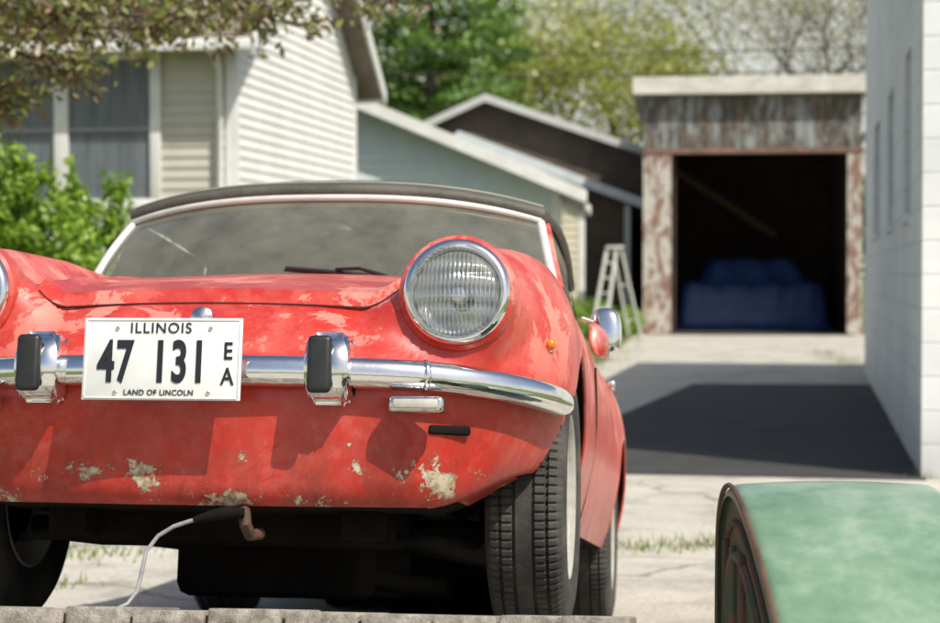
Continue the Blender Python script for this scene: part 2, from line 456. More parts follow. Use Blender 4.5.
for s in (-1, 1):
    x = .277*s - (.004 if s > 0 else .012)
    yb = -.030
    bm = bmesh.new(); bmesh.ops.create_cube(bm, size=1)
    bmesh.ops.subdivide_edges(bm, edges=bm.edges[:], cuts=5, use_grid_fill=True)
    for v in bm.verts:
        X, Y, Z = v.co
        k = 1-.35*(max(0, abs(Z)-.3)/.2)**2*.6
        v.co = Vector((X*.084*k, Y*.080*(1-.5*(2*abs(Z))**3*.6) + (.02*(2*Z)**2), Z*.138))
    bmesh.ops.bevel(bm, geom=[e for e in bm.edges if e.calc_face_angle(0) > .8], offset=.009, segments=3, affect='EDGES')
    bmesh.ops.transform(bm, matrix=Matrix.Translation((x, yb, .456)), verts=bm.verts)
    frombm('overrider', bm, mChrome, car, True, True, 60)
    box('overrider_rubber', (x-.010, yb-.040, .459), (.046, .022, .108), mRubber, car, .010, local=True, seg=4)
    box('bumper_bracket', (.30*s, .03, .43), (.03, .1, .04), mUnder, car, .004, local=True)
# number plate ------------------------------------------
px0, py0, pz0 = -.037, -.075, .466
box('number_plate', (px0, py0, pz0), (.306, .003, .156), mPlate, car, .0013, local=True)
for nm, c, s in (('t', (px0, py0-.002, pz0+.0740), (.294, .003, .003)), ('b', (px0, py0-.002, pz0-.0740), (.294, .003, .003)),
                 ('l', (px0-.1485, py0-.002, pz0), (.003, .003, .145)), ('r', (px0+.1485, py0-.002, pz0), (.003, .003, .145))):
    box('plate_rim_'+nm, c, s, mPlate, car, .001, local=True)
def text(s, x, z, size, sx, off=0.0, sp=1.0):
    cu = bpy.data.curves.new('plate_text', 'FONT'); cu.body = s; cu.size = size; cu.align_x = 'CENTER'; cu.align_y = 'CENTER'
    cu.extrude = .0008; cu.offset = off; cu.space_character = sp
    o = bpy.data.objects.new('plate_text', cu); COL.objects.link(o); cu.materials.append(mInk)
    o.parent = car; o.location = (x, py0-.0028, z); o.rotation_euler = (math.pi/2, 0, 0); o.scale = (sx, 1, 1)
text('47', px0-.090, pz0-.009, .109, .59, .0030, 1.10)
text('131', px0+.034, pz0-.009, .109, .60, .0030, 1.14)
text('E', px0+.127, pz0+.014, .046, .8, .0006)
text('A', px0+.127, pz0-.034, .046, .8, .0006)
text('ILLINOIS', px0-.004, pz0+.058, .028, 1.00, .0, 1.14)
text('LAND OF LINCOLN', px0-.004, pz0-.064, .0150, .98, 0, 1.05)
for dx in (-.088, .092):
    for dz in (.058, -.064):
        lathe('plate_bolt', [(0, .0001), (-.003, .003), (-.001, .0045), (.003, .005)], 12, (px0+dx, py0-.002, pz0+dz), mChromeD, car, 'Y', True)
for dx in (-.088, .092):
    box('plate_bracket', (px0+dx, py0+.03, pz0-.02), (.03, .06, .006), mUnder, car, local=True)
bx = .006
lathe('bonnet_badge', [(-.012, .0005), (-.010, .014), (-.004, .022), (.012, .024)], 24, (bx, .036, .562), mChromeD, car, 'Y', True)
mClear = M('clear_lamp_plastic', (.6, .58, .5), (.4, .36, .3), 20, .25)
for s in (1, -1):
    box('indicator_housing', (s*.437, .012, .392), (.105, .055, .030), mChromeD, car, .008, local=True, seg=3)
    box('indicator_lens', (s*.437, -.016, .392), (.085, .012, .018), mClear, car, .004, local=True)
fy = Ffront(.487/.706, .30)
box('valance_slot', (.487, fy+.004, .354), (.086, .012, .019), mUnder, car, .006, rot=Matrix.Rotation(.42, 3, 'Z'), local=True, seg=3)
def ball(name, c, r, mat, parent, sq=1.0, rz=0):
    bm = bmesh.new(); bmesh.ops.create_uvsphere(bm, u_segments=32, v_segments=20, radius=1)
    for v in bm.verts:
        if sq != 1.0: v.co = Vector([math.copysign(abs(q)**sq, q) for q in v.co])
    bmesh.ops.transform(bm, matrix=Matrix.Translation(c) @ Matrix.Rotation(rz, 4, 'Z') @ Matrix.Diagonal((r[0], r[1], r[2], 1)), verts=bm.verts)
    return frombm(name, bm, mat, parent, True, True, 80)
for s in (-1, 1):
    ball('side_marker', (s*.668, .262, .545), (.012, .014, .013), mAmber, car)
    ball('side_marker_base', (s*.664, .270, .545), (.012, .018, .017), mChrome, car)

# headlights --------------------------------------------
mRefl = M('reflector_silver', (.84, .85, .84), None, 5, .12, metal=1)
for s in (-1, 1):
    c = (s*HLX[s], .093, .622)
    lathe('headlight_bucket', [(.0, .100), (-.006, .1065), (.0, .1135), (.012, .1165), (.05, .117), (.22, .100), (.34, .07)], 64, c, mPaint, car, 'Y', True)
    lathe('headlight_ring', [(.012, .084), (-.004, .085), (-.014, .088), (-.020, .093), (-.019, .098), (-.012, .1035), (.000, .1065), (.010, .107)], 72, c, mChrome, car, 'Y', True, sharp=60)
    lathe('headlight_reflector', [(.085, .002), (.080, .02), (.063, .05), (.036, .075), (.008, .088)], 48, c, mRefl, car, 'Y', True)
    lathe('headlight_bulb_shield', [(.015, .0005), (.017, .014), (.03, .016), (.07, .014)], 20, c, mChromeD, car, 'Y', True)
    lathe('headlight_lens', [(-.030, .0005), (-.0293, .02), (-.026, .04), (-.019, .06), (-.010, .077), (-.001, .086)], 72, c, mLens, car, 'Y', True, sharp=80)

# windscreen --------------------------------------------
def lowc(s): return Vector((s*(.600 if s > 0 else .612), 1.03+.17*abs(s)**2.2, .814+.014*s*s))
def upc(s): return Vector((s*(.548 if s > 0 else .562), 1.25+.13*abs(s)**2.4, 1.064-.036*abs(s)**2.8))
n1, n2 = 40, 10
V = []; F = []
for j in range(n2+1):
    for i in range(n1+1):
        s = -1+2*i/n1; f = j/n2
        p = lowc(s)*(1-f)+upc(s)*f; p.y -= .02*math.sin(math.pi*f); V.append(p)
for j in range(n2):
    for i in range(n1):
        a = j*(n1+1)+i; F.append((a, a+1, a+n1+2, a+n1+1))
add('windscreen', V, F, mGlass, car, True, True)
S = [-1+2*i/40 for i in range(41)]
mFrame = M('satin_alloy_frame', (.74, .74, .70), (.62, .61, .57), 12, .38, metal=.15)
tube('windscreen_frame_top', [upc(s)+Vector((0, -.006, .006)) for s in S], .0095, mFrame, car, 10, True)
tube('windscreen_seal_bottom', [lowc(s)+Vector((0, -.004, -.004)) for s in S], .010, mRubber, car, 8, True)
tube('windscreen_trim_bottom', [lowc(s)+Vector((0, -.016, -.010)) for s in S], .006, mFrame, car, 8, True)
for s in (-1, 1):
    L = [lowc(s)*(1-f)+upc(s)*f for f in [k/8 for k in range(9)]]
    for k, p in enumerate(L): p.y -= .02*math.sin(math.pi*k/8)
    tube('windscreen_frame_side', L, .012, mFrame, car, 10, True)
    tube('a_pillar', [p+Vector((s*.010, .028, -.004)) for p in L], .014, mPaint, car, 10, True)
V = []; F = []
for i in range(41):
    s = -1+2*i/40
    a = lowc(s); V += [a+Vector((0, -.13+.05*abs(s), -.030)), a+Vector((0, -.02, -.006)), a+Vector((0, .05, -.006)), a+Vector((s*.03, .22, -.05)), a+Vector((s*.03, .47-.1*abs(s), -.05))]
for i in range(40):
    for k in range(4): F.append((i*5+k, (i+1)*5+k, (i+1)*5+k+1, i*5+k+1))
add('scuttle_panel', V, F, [mPaint, mInter], car, True, True)
sp_ = bpy.data.objects['scuttle_panel'].data
for i, p in enumerate(sp_.polygons): p.material_index = 1 if i % 4 >= 2 else 0
for x0, x1 in ((.20, -.06),):
    f = .10
    A0 = Vector((x0, .98, .815)); tip = lowc((x0+x1)/2/.6)*(1-f)+upc((x0+x1)/2/.6)*f + Vector((0, -.02, .002))
    tube('wiper_arm', [A0, A0.lerp(tip, .5)+Vector((0, -.008, .008)), tip], [.006, .005, .004], mRubber, car, 6, True)
    bl = []
    for k in range(9):
        ss = (x0 + (x1-x0)*k/8)/.6; ff = .03+.095*k/8
        bl.append(lowc(ss)*(1-ff)+upc(ss)*ff+Vector((0, -.012, 0)))
    tube('wiper_blade', bl, .006, mRubber, car, 6, True)
# interior
box('dashboard', (0, 1.54, .74), (1.12, .16, .14), mInter, car, .03, local=True)
for s in (-1, 1):
    box('seat_back', (s*.27, 2.22, .70), (.42, .12, .60), mSeat, car, .05, rot=Matrix.Rotation(math.radians(-14), 3, 'X'), local=True, seg=3)
    box('seat_cushion', (s*.27, 2.0, .46), (.42, .42, .12), mSeat, car, .04, local=True, seg=3)
c = Vector((.27, 1.70, .86)); ax1 = Vector((1, 0, 0)); ax2 = Vector((0, .35, .94)).normalized()
tube('steering_wheel', [c+ax1*.18*math.cos(t)+ax2*.18*math.sin(t) for t in [2*math.pi*k/40 for k in range(41)]], .012, mRubber, car, 8, True, cap=False)
tube('steering_column', [c, c+Vector((0, -.18, -.08))], .03, mRubber, car, 8, True)
ball('interior_mirror', (-.01, 1.275, .985), (.075, .018, .028), mRubber, car)
# soft top
secs = [(1.262, .545, 1.036, 1.085), (1.28, .556, 1.052, 1.114), (1.37, .570, 1.068, 1.150), (1.56, .572, 1.075, 1.185), (1.85, .572, 1.075, 1.205), (2.15, .565, 1.065, 1.195), (2.35, .56, 1.03, 1.165), (2.50, .56, .97, 1.09), (2.65, .56, .90, .98), (2.78, .56, .83, .855)]
V = []; F = []; m = 28
for y, w, ze, zp in secs:
    for k in range(m+1):
        s = -1+2*k/m
        yc = y + (.12*abs(s)**2.4 if y < 1.7 else .05*abs(s)**2.4)
        V.append((s*w, yc, ze+(zp-ze)*(1-abs(s)**2.8)**.7))
for i in range(len(secs)-1):
    for k in range(m):
        a = i*(m+1)+k; F.append((a, a+1, a+m+2, a+m+1))
ob = add('soft_top_roof', V, F, mFabric, car, True, True)
md = ob.modifiers.new('s', 'SOLIDIFY'); md.thickness = .012
md = ob.modifiers.new('s2', 'SUBSURF'); md.levels = 1; md.render_levels = 2
def edge(s): return Vector((s*(.552 if s > 0 else .562), 1.252+.128*abs(s)**2.4, 1.090-.040*abs(s)**2.8))
tube('soft_top_header', [edge(s) for s in S], .018, mFabric, car, 10, True)
tube('soft_top_piping', [edge(s)+Vector((0, .012, .024)) for s in S], .005, M('grey_piping', (.26, .26, .21), None, 10, .6), car, 6, True)
for s in (-1, 1):
    q = [(2.10, 1.06), (2.22, 1.05), (2.35, 1.03), (2.50, .97), (2.65, .90), (2.80, .82), (2.45, .81), (2.12, .81)]
    add('soft_top_quarter', [(s*(.562 + (.05 if z < .85 else 0)), y+.05, z) for y, z in q], [tuple(range(len(q)))], mFabric, car, False, True)
    g = [(1.24, .82), (1.40, 1.04), (2.13, 1.06), (2.15, .82)]
    add('door_glass', [(s*(.590 if z < .9 else .563), y, z) for y, z in g], [(0, 1, 2, 3)], mGlass, car, False, True)
    tube('cant_rail', [(s*.560, 1.39, 1.048), (s*.568, 1.7, 1.075), (s*.568, 1.95, 1.08), (s*.565, 2.15, 1.07), (s*.56, 2.4, 1.03)], .014, mFabric, car, 8, True)
for s in (1, -1):
    tube('mirror_stem', [(s*.660, 1.36, .770), (s*.690, 1.37, .762), (s*.715, 1.38, .755)], .007, mChrome, car, 8, True)
    ball('door_mirror', (s*.722, 1.385, .735), (.043, .030, .066), mChrome, car, .75, -.15*s)
    tube('door_shut_line', [(s*(Wside(1.36, (z-.21)/.61)+.0005), 1.36, z) for z in [.24+.05*k for k in range(9)]], .003, mUnder, car, 5, True)
    box('door_handle', (s*.704, 2.18, .69), (.02, .10, .02), mChromeD, car, .006, local=True)
    lathe('rear_lamp', [(0, .001), (.012, .02), (.0, .03)], 16, (s*.52, 3.70, .60), M('rear_lamp_red', (.5, .01, .01), None, 5, .2), car, 'Y', True)
tube('rear_bumper', [(-.66, 3.58, .47), (-.6, 3.74, .47), (-.3, 3.79, .47), (.3, 3.79, .47), (.6, 3.74, .47), (.66, 3.58, .47)], .025, mChrome, car, 10, True)
# underbody
for s in (-1, 1):
    box('chassis_rail', (s*.30, 1.7, .19), (.08, 3.0, .09), mUnder, car, .008, local=True)
    tube('lower_wishbone', [(s*.22, .65, .18), (s*.53, .65, .18)], .025, mUnder, car, 8, True)
    tube('coil_spring', [(s*(.42+.05*math.cos(t)), .65+.05*math.sin(t), .20+t*.0045) for t in [k*.5 for k in range(90)]], .008, mUnder, car, 5, True)
    tube('half_shaft', [(s*.1, 2.76, .22), (s*.55, 2.76, .26)], .03, mUnder, car, 8, True)
box('engine_sump', (0, .85, .16), (.36, .55, .26), mUnder, car, .03, local=True)
box('gearbox', (0, 1.5, .15), (.28, .9, .22), mUnder, car, .03, local=True)
tube('exhaust_pipe', [(.14, .9, .10), (.16, 1.6, .08), (.16, 2.4, .08)], .026, mUnder, car, 10, True)
tube('exhaust_silencer', [(-.10, 3.10, .075), (.46, 3.10, .075)], .085, mUnder, car, 14, True)
box('differential', (0, 2.76, .17), (.30, .3, .28), mUnder, car, .05, local=True)
box('underside_dark_filler', (.08, 3.35, .11), (.90, .30, .20), mUnder, car, .03, local=True)  # added dark box, fills the gap under the tail to deepen the shade
tube('transverse_leaf_spring', [(-.52, 2.72, .17), (0, 2.72, .13), (.52, 2.72, .17)], .035, mUnder, car, 8, True)
box('radiator_undertray', (0, .42, .19), (.70, .25, .11), mUnder, car, .02, local=True)
tube('anti_roll_bar', [(-.5, .5, .15), (-.42, .36, .15), (.42, .36, .15), (.5, .5, .15)], .012, mUnder, car, 8, True)
mIron = M('rusty_iron', (.12, .06, .035), (.05, .03, .02), 20, .8)
tube('tow_eye', [(.085, .10, .205), (.10, .06, .19), (.105, .05, .165), (.11, .07, .145), (.12, .11, .15)], .012, mIron, car, 8, True)
tube('cable_plug', [(.105, .035, .186), (.075, .032, .186), (.045, .030, .180), (.01, .030, .170)], [.010, .013, .011, .007], mUnder, car, 10, True)
tube('cable', [(.012, .030, .171), (0, .030, .168), (-.03, .032, .158), (-.06, .034, .140), (-.082, .032, .11), (-.088, .03, .07), (-.095, .03, .035), (-.11, .02, .01), (-.14, -.02, -.01), (-.19, -.10, -.02)], .0042, mCable, car, 8, True)

# ================================================================== RAMP (plank loading ramp under the car)
rampo = empty('wooden_ramp', CARM)
x = -1.30
while x < .84:
    w = random.uniform(.10, .135); e = random.uniform(-.02, .02); dz = random.uniform(-.005, .002)
    lift = -.002+.013*(x+1.0)/1.8
    box('lip_plank', (x+w/2, -.19+e/2, -.021+dz+lift), (w-.006, .34+e, .040), mWood, rampo, .004, local=True)
    box('plank', (x+w/2, 1.50+e/2, -.056+dz), (w-.008, 2.98+e, .040), mWood, rampo, .004, local=True)
    x += w
for yy in (-.2, .6, 1.4, 2.0):
    hgt = max(.03, (H-.63-.177*yy)*1.0-.10)
    box('cross_bearer', (-.20, yy, -.078-.045*min(1, hgt/.2)), (2.10, .10, .088*min(1, hgt/.2)), mWood, rampo, .004, local=True)
for yy in (-.2, .6):
    for xx in (-1.2, -.2, .78):
        p = CARM @ Vector((xx, yy, -.165))
        box('timber_post', (p.x, p.y, p.z/2+.01), (.12, .12, p.z), mWood, rampo, .004)

# ================================================================== GROUND
def ground_mat():
    m, t, o = nt('grass_ground'); p = N(t, 'ShaderNodeBsdfPrincipled'); t.links.new(p.outputs[0], o.inputs[0])
    co = objco(t)
    a = ramp(t, noise(t, co, .6, 4), [(.35, (.10, .13, .035)), (.6, (.16, .17, .06)), (.75, (.24, .2, .12))])
    b = ramp(t, noise(t, co, 30, 4), [(.3, .6), (.7, 1.2)])
    t.links.new(mix(t, 1.0, a, b, 'MULTIPLY'), p.inputs[0])
    p.inputs['Roughness'].default_value = .95
    return m
def concrete_mat(name, c1, c2, crack=.02, cs=.45, cc=(.16, .14, .10)):
    m, t, o = nt(name); p = N(t, 'ShaderNodeBsdfPrincipled'); t.links.new(p.outputs[0], o.inputs[0])
    co = objco(t)
    a = ramp(t, noise(t, co, .9, 4, .65), [(.33, c1), (.68, c2)])
    b = ramp(t, noise(t, co, 45, 4, .7), [(.3, .70), (.7, 1.12)])
    nn = N(t, 'ShaderNodeTexNoise'); nn.inputs['Scale'].default_value = 2; t.links.new(co, nn.inputs['Vector'])
    va = N(t, 'ShaderNodeVectorMath', operation='MULTIPLY_ADD'); t.links.new(nn.outputs['Color'], va.inputs[0]); va.inputs[1].default_value = (.8, .8, 0); t.links.new(co, va.inputs[2])
    v = N(t, 'ShaderNodeTexVoronoi'); v.feature = 'DISTANCE_TO_EDGE'; v.inputs['Scale'].default_value = cs; t.links.new(va.outputs[0], v.inputs['Vector'])
    cr = ramp(t, v.outputs['Distance'], [(crack*.3, .8), (crack, 0)])
    st = ramp(t, noise(t, co, 2.7, 4, .6), [(.50, 1.0), (.68, .70)])
    col = mix(t, 1.0, mix(t, 1.0, a, b, 'MULTIPLY'), st, 'MULTIPLY')
    t.links.new(mix(t, cr, col, cc), p.inputs[0])
    p.inputs['Roughness'].default_value = .9
    t.links.new(bumpn(t, noise(t, co, 60, 2, .7), .3, .01), p.inputs['Normal']); return m
add('ground', [(-400, -60, 0), (400, -60, 0), (400, 700, 0), (-400, 700, 0)], [(0, 1, 2, 3)], ground_mat())
add('driveway', [(-2.6, -6, .004), (3.2, -6, .004), (3.0, 9.0, .004), (5.3, 23.0, .004), (7.9, 37.6, .004), (3.3, 37.6, .004), (1.9, 26, .004), (-.2, 15, .004), (-2.2, 9.6, .004)],
    [(0, 1, 2, 3, 4, 5, 6, 7, 8)], concrete_mat('old_concrete', (.60, .56, .48), (.44, .41, .34), .006))
add('painted_shadow_patch', [(.05, 11.35, .008), (2.66, 10.85, .008), (4.36, 20.4, .008), (2.45, 20.5, .008), (1.3, 16, .008)], [(0, 1, 2, 3, 4)],  # dark sheet paints in the white building's cast shadow on the drive
    concrete_mat('shadow_dark_paving', (.040, .039, .038), (.060, .058, .054), .006, .6, (.03, .03, .03)))

# ------------------------------------------------ leaves/grass generators
def leaves(name, P, size, mat, parent=None, aspect=.5, seed=0, updir=0.0):
    rng = np.random.default_rng(seed); P = np.asarray(P, float); n = len(P)
    a = rng.normal(size=(n, 3)); a[:, 2] += updir; a /= np.linalg.norm(a, axis=1)[:, None]
    r = rng.normal(size=(n, 3)); b = np.cross(a, r); b /= np.linalg.norm(b, axis=1)[:, None]
    s = size*rng.uniform(.6, 1.35, n)[:, None]
    nrm = np.cross(a, b)
    V = np.stack([P-a*s, P+b*s*aspect+nrm*s*.12, P+a*s, P-b*s*aspect+nrm*s*.12], 1).reshape(-1, 3)
    me = bpy.data.meshes.new(name); me.vertices.add(4*n); me.vertices.foreach_set('co', V.ravel())
    me.loops.add(4*n); me.loops.foreach_set('vertex_index', np.arange(4*n))
    me.polygons.add(n); me.polygons.foreach_set('loop_start', np.arange(0, 4*n, 4)); me.polygons.foreach_set('loop_total', np.full(n, 4))
    me.update(); me.validate(); me.materials.append(mat)
    ob = bpy.data.objects.new(name, me); COL.objects.link(ob)
    if parent: ob.parent = parent; ob.matrix_parent_inverse = parent.matrix_world.inverted()
    return ob
def grass(name, P, h, mat, seed=0):
    rng = np.random.default_rng(seed); P = np.asarray(P, float); n = len(P)
    V = []; F = []
    for i, p in enumerate(P):
        an = rng.uniform(0, 6.28); hh = h*rng.uniform(.3, 1.3); w = hh*.10
        d = np.array([math.cos(an), math.sin(an), 0])*w; l = np.array([rng.normal()*.4*hh, rng.normal()*.4*hh, hh])
        V += [p-d, p+d, p+l]; F.append((3*i, 3*i+1, 3*i+2))
    return add(name, [tuple(v) for v in V], F, mat)
class Br:
    def __init__(s): s.V = []; s.F = []
    def seg(s, a, b, ra, rb, n=5):
        d = (b-a).normalized(); u = d.orthogonal().normalized(); w = d.cross(u); k0 = len(s.V)
        for p, r in ((a, ra), (b, rb)):
            for k in range(n):
                t = 2*math.pi*k/n; s.V.append(p+(u*math.cos(t)+w*math.sin(t))*r)
        for k in range(n): s.F.append((k0+k, k0+(k+1) % n, k0+n+(k+1) % n, k0+n+k))
def grow(br, p, d, L, r, lev, rnd, tips, spread=.6, up=.12, kids=3):
    steps = 4; q = p.copy(); dd = d.copy()
    for i in range(steps):
        dd = (dd + Vector((rnd.gauss(0, .12), rnd.gauss(0, .12), rnd.gauss(0, .08)+up*.4))).normalized()
        q2 = q+dd*L/steps; r2 = r*(1-.13*(i+1))
        br.seg(q, q2, r*(1-.13*i), r2, 6 if r > .05 else 3)
        q = q2
        if lev > 0 and i >= 1:
            for _ in range(1 if i < 3 else kids-1):
                e = Vector((rnd.gauss(0, 1), rnd.gauss(0, 1), rnd.gauss(0, .5))).normalized()
                nd = (dd*(1-spread)+e*spread+Vector((0, 0, up))).normalized()
                grow(br, q, nd, L*rnd.uniform(.6, .82), r2*.6, lev-1, rnd, tips, spread, up, kids)
        if lev <= 1: tips.append(q.copy())
def tree(name, loc, h, r, lev, leafmat_, nl, lsize, sig, seed, barkmat, spread=.62, kids=3, first=.3):
    e = empty(name, loc=loc); rnd = random.Random(seed); br = Br(); tips = []
    grow(br, Vector(loc), Vector((0, 0, 1)), h*first*1.3, r, lev, rnd, tips, spread, .15, kids)
    add('trunk_and_limbs', [tuple(v) for v in br.V], br.F, barkmat, e, True)
    if nl:
        rng = np.random.default_rng(seed); T = np.array([tuple(t) for t in tips])
        P = T[rng.integers(0, len(T), nl)] + rng.normal(size=(nl, 3))*sig
        leaves('crown_leaves', P, lsize, leafmat_, e, .5, seed)
    return e
mBark = M('bark', (.10, .075, .055), (.05, .04, .03), 8, .9)
mBarkL = M('pale_bark', (.13, .11, .085), (.08, .065, .05), 8, .9)
lfBush = leafmat('bush_leaf', [(.14, .27, .02), (.27, .44, .035), (.40, .56, .07), (.16, .30, .025)], .45)
lfCrab = leafmat('crabapple_leaf', [(.12, .15, .03), (.24, .30, .05), (.20, .12, .06), (.09, .06, .03), (.32, .36, .08), (.40, .24, .16)], .45)
lfPine = leafmat('pine_needles', [(.07, .16, .02), (.15, .30, .04), (.25, .40, .06), (.04, .09, .015)], .35)
lfFar = leafmat('far_leaf', [(.09, .14, .03), (.15, .20, .05), (.20, .24, .07)], .35)
lfSpring = leafmat('spring_leaf', [(.36, .40, .06), (.48, .48, .11), (.26, .34, .05), (.54, .50, .17)], .5)
lfBud = leafmat('bud_leaf', [(.46, .42, .15), (.38, .32, .12), (.34, .38, .09)], .5)
lfGrass = leafmat('grass_blade', [(.12, .18, .03), (.20, .26, .05), (.28, .27, .11)], .3)

# ================================================================== LEFT HOUSE
yw = math.atan(341/1870)
U = Vector((-math.cos(yw), math.sin(yw), 0)); Vv = Vector((math.sin(yw), math.cos(yw), 0))
mSide = M('cream_siding', (.58, .55, .46), (.50, .48, .40), 2, .6)
mSideW = M('white_siding', (.82, .81, .77), (.74, .73, .68), 2, .6)
mTrim = M('white_trim', (.80, .80, .76), (.68, .67, .62), 3, .5)
mRoof = M('asphalt_shingle', (.25, .21, .17), (.15, .12, .10), 3, .9)
def siding(name, o, u, n, z0, z1, rng, course, mat, parent):
    V = []; F = []; z = z0
    while z < z1-1e-3:
        zt = min(z+course, z1)
        a0, b0 = rng(z); a1, b1 = rng(zt)
        if b0-a0 > .02:
            k = len(V)
            for (aa, zz, off) in ((a0, z, .0), (b0, z, .0), (b0, z, .020), (a0, z, .020), (b1, zt, .003), (a1, zt, .003)):
                q = Vector(o)+u*aa+n*off; V.append((q.x, q.y, zz))
            F += [(k, k+1, k+2, k+3), (k+3, k+2, k+4, k+5)]
        z = zt
    return add(name, V, F, mat, parent)
O = Vector((-2.51, 20, 0))
hs = empty('siding_house', loc=O)
zE = 3.86; dep = 5.3; wid = 9.0; rise = 2.0
frame_box('core_walls', O, U, Vv, .03, wid, .03, dep-.03, 0, zE, M('inner_wall', (.4, .38, .33)), hs)
siding('front_siding', O, U, -Vv, .4, zE, lambda z: (.0, wid), .115, mSide, hs)
def gr(z):
    if z <= zE: return (0., dep)
    f = (z-zE)/rise; return (dep/2*f, dep-dep/2*f)
siding('side_siding', O, Vv, -U, .4, zE+rise, gr, .115, mSideW, hs)
frame_box('foundation', O, U, Vv, -.02, wid, -.02, dep+.02, 0, .42, M('foundation_block', (.42, .41, .38), (.33, .32, .3), 5, .9), hs)
def prism(name, o, u, v, u0, u1, prof, mat, parent):
    Vt = []; n = len(prof)
    for uu in (u0, u1):
        for (vv, zz) in prof:
            q = Vector(o)+u*uu+v*vv; Vt.append((q.x, q.y, zz))
    F = [tuple(range(n)), tuple(range(n, 2*n))[::-1]] + [(i, (i+1) % n, n+(i+1) % n, n+i) for i in range(n)]
    return add(name, Vt, F, mat, parent)
prism('attic_core', O, U, Vv, .03, wid, [(.03, zE), (dep-.03, zE), (dep/2, zE+rise-.03)], mSideW, hs)
ov = .38; sl = rise/(dep/2); zo = zE-ov*sl
tk = .14
prism('roof', O, U, Vv, -.32, wid+.3, [(-ov, zo+.02), (-ov, zo+tk), (dep/2, zE+rise+tk), (dep+ov, zo+tk), (dep+ov, zo+.02), (dep/2, zE+rise+.02)], mRoof, hs)
prism('rake_board', O, U, Vv, -.355, -.322, [(-ov-.02, zo-.06), (-ov-.02, zo+tk-.01), (dep/2, zE+rise+tk-.01), (dep+ov+.02, zo+tk-.01), (dep+ov+.02, zo-.06), (dep/2, zE+rise-.06)], mTrim, hs)
frame_box('front_gutter', O, U, Vv, -.30, wid, -ov-.10, -ov-.003, zo-.02, zo+.10, mTrim, hs, .01)
frame_box('rear_gutter', O, U, Vv, -.30, wid, dep+ov+.003, dep+ov+.10, zo-.02, zo+.10, mTrim, hs, .01)
frame_box('corner_trim', O, U, Vv, -.03, .09, -.034, .06, .42, zE, mTrim, hs)
frame_box('corner_trim', O, U, Vv, -.03, .05, dep-.08, dep+.03, .42, zE, mTrim, hs)
q0 = O+U*.15-Vv*.07
tube('downspout', [(q0.x, q0.y, .1), (q0.x, q0.y, 3.4), (q0.x-Vv.x*.3, q0.y-Vv.y*.3, 3.62)], .04, mTrim, hs, 8)
mWG, t_, o_ = nt('house_window_glass'); pp = N(t_, 'ShaderNodeBsdfPrincipled'); t_.links.new(pp.outputs[0], o_.inputs[0])
pp.inputs['Base Color'].default_value = (.06, .07, .075, 1); pp.inputs['Roughness'].default_value = .06; pp.inputs['Alpha'].default_value = .3
mCurt = M('curtain', (.60, .66, .70), (.25, .30, .34), 3, .9, stretch=(7, 7, .3))
w0, w1, wz0, wz1 = .93, 2.95, 2.02, 3.52
frame_box('window_recess', O, U, Vv, w0, w1, -.026, .0, wz0, wz1, mCurt, hs)
for nm, a, b, c_, d_ in (('head', w0-.12, w1+.12, wz1, wz1+.12), ('sill', w0-.15, w1+.15, wz0-.10, wz0), ('jamb', w0-.12, w0, wz0, wz1), ('jamb', w1, w1+.12, wz0, wz1), ('mullion', (w0+w1)/2-.08, (w0+w1)/2+.08, wz0, wz1)):
    frame_box('window_'+nm, O, U, Vv, a, b, -.075, -.021, c_, d_, mTrim, hs, .006)
for a, b in ((w0, (w0+w1)/2-.08), ((w0+w1)/2+.08, w1)):
    frame_box('window_glass', O, U, Vv, a+.002, b-.002, -.042, -.038, wz0+.002, wz1-.002, mWG, hs)
    frame_box('sash_rail', O, U, Vv, a+.002, b-.002, -.06, -.03, (wz0+wz1)/2-.02, (wz0+wz1)/2+.02, M('sash_grey', (.3, .3, .3)), hs)

# ================================================================== WHITE BLOCK BUILDING (right)
def block_mat():
    m, t, o = nt('white_painted_block'); p = N(t, 'ShaderNodeBsdfPrincipled'); t.links.new(p.outputs[0], o.inputs[0])
    co = objco(t); sep = N(t, 'ShaderNodeSeparateXYZ'); t.links.new(co, sep.inputs[0])
    ad = N(t, 'ShaderNodeMath', operation='ADD'); t.links.new(sep.outputs[0], ad.inputs[0]); t.links.new(sep.outputs[1], ad.inputs[1])
    cb = N(t, 'ShaderNodeCombineXYZ'); t.links.new(ad.outputs[0], cb.inputs[0]); t.links.new(sep.outputs[2], cb.inputs[1])
    b = N(t, 'ShaderNodeTexBrick'); t.links.new(cb.outputs[0], b.inputs['Vector']); b.inputs['Scale'].default_value = 1
    b.inputs['Mortar Size'].default_value = .008; b.inputs['Brick Width'].default_value = .4; b.inputs['Row Height'].default_value = .2; b.inputs['Mortar Smooth'].default_value = .6
    b.inputs['Color1'].default_value = (.82, .84, .83, 1); b.inputs['Color2'].default_value = (.77, .79, .79, 1); b.inputs['Mortar'].default_value = (.66, .68, .68, 1)
    st = ramp(t, noise(t, co, 1.4, 4, .7), [(.35, .86), (.7, 1.04)])
    # wall colour gets darker towards the ground
    gz = N(t, 'ShaderNodeMapRange'); t.links.new(sep.outputs[2], gz.inputs[0]); gz.inputs[1].default_value = .0; gz.inputs[2].default_value = .5; gz.inputs[3].default_value = .70; gz.inputs[4].default_value = 1.0
    t.links.new(mix(t, 1.0, mix(t, 1.0, b.outputs[0], st, 'MULTIPLY'), gz.outputs[0], 'MULTIPLY'), p.inputs[0])
    p.inputs['Roughness'].default_value = .7
    iv = N(t, 'ShaderNodeMath', operation='SUBTRACT'); iv.inputs[0].default_value = 1; t.links.new(b.outputs['Fac'], iv.inputs[1])
    t.links.new(bumpn(t, iv.outputs[0], .5, .008), p.inputs['Normal']); return m
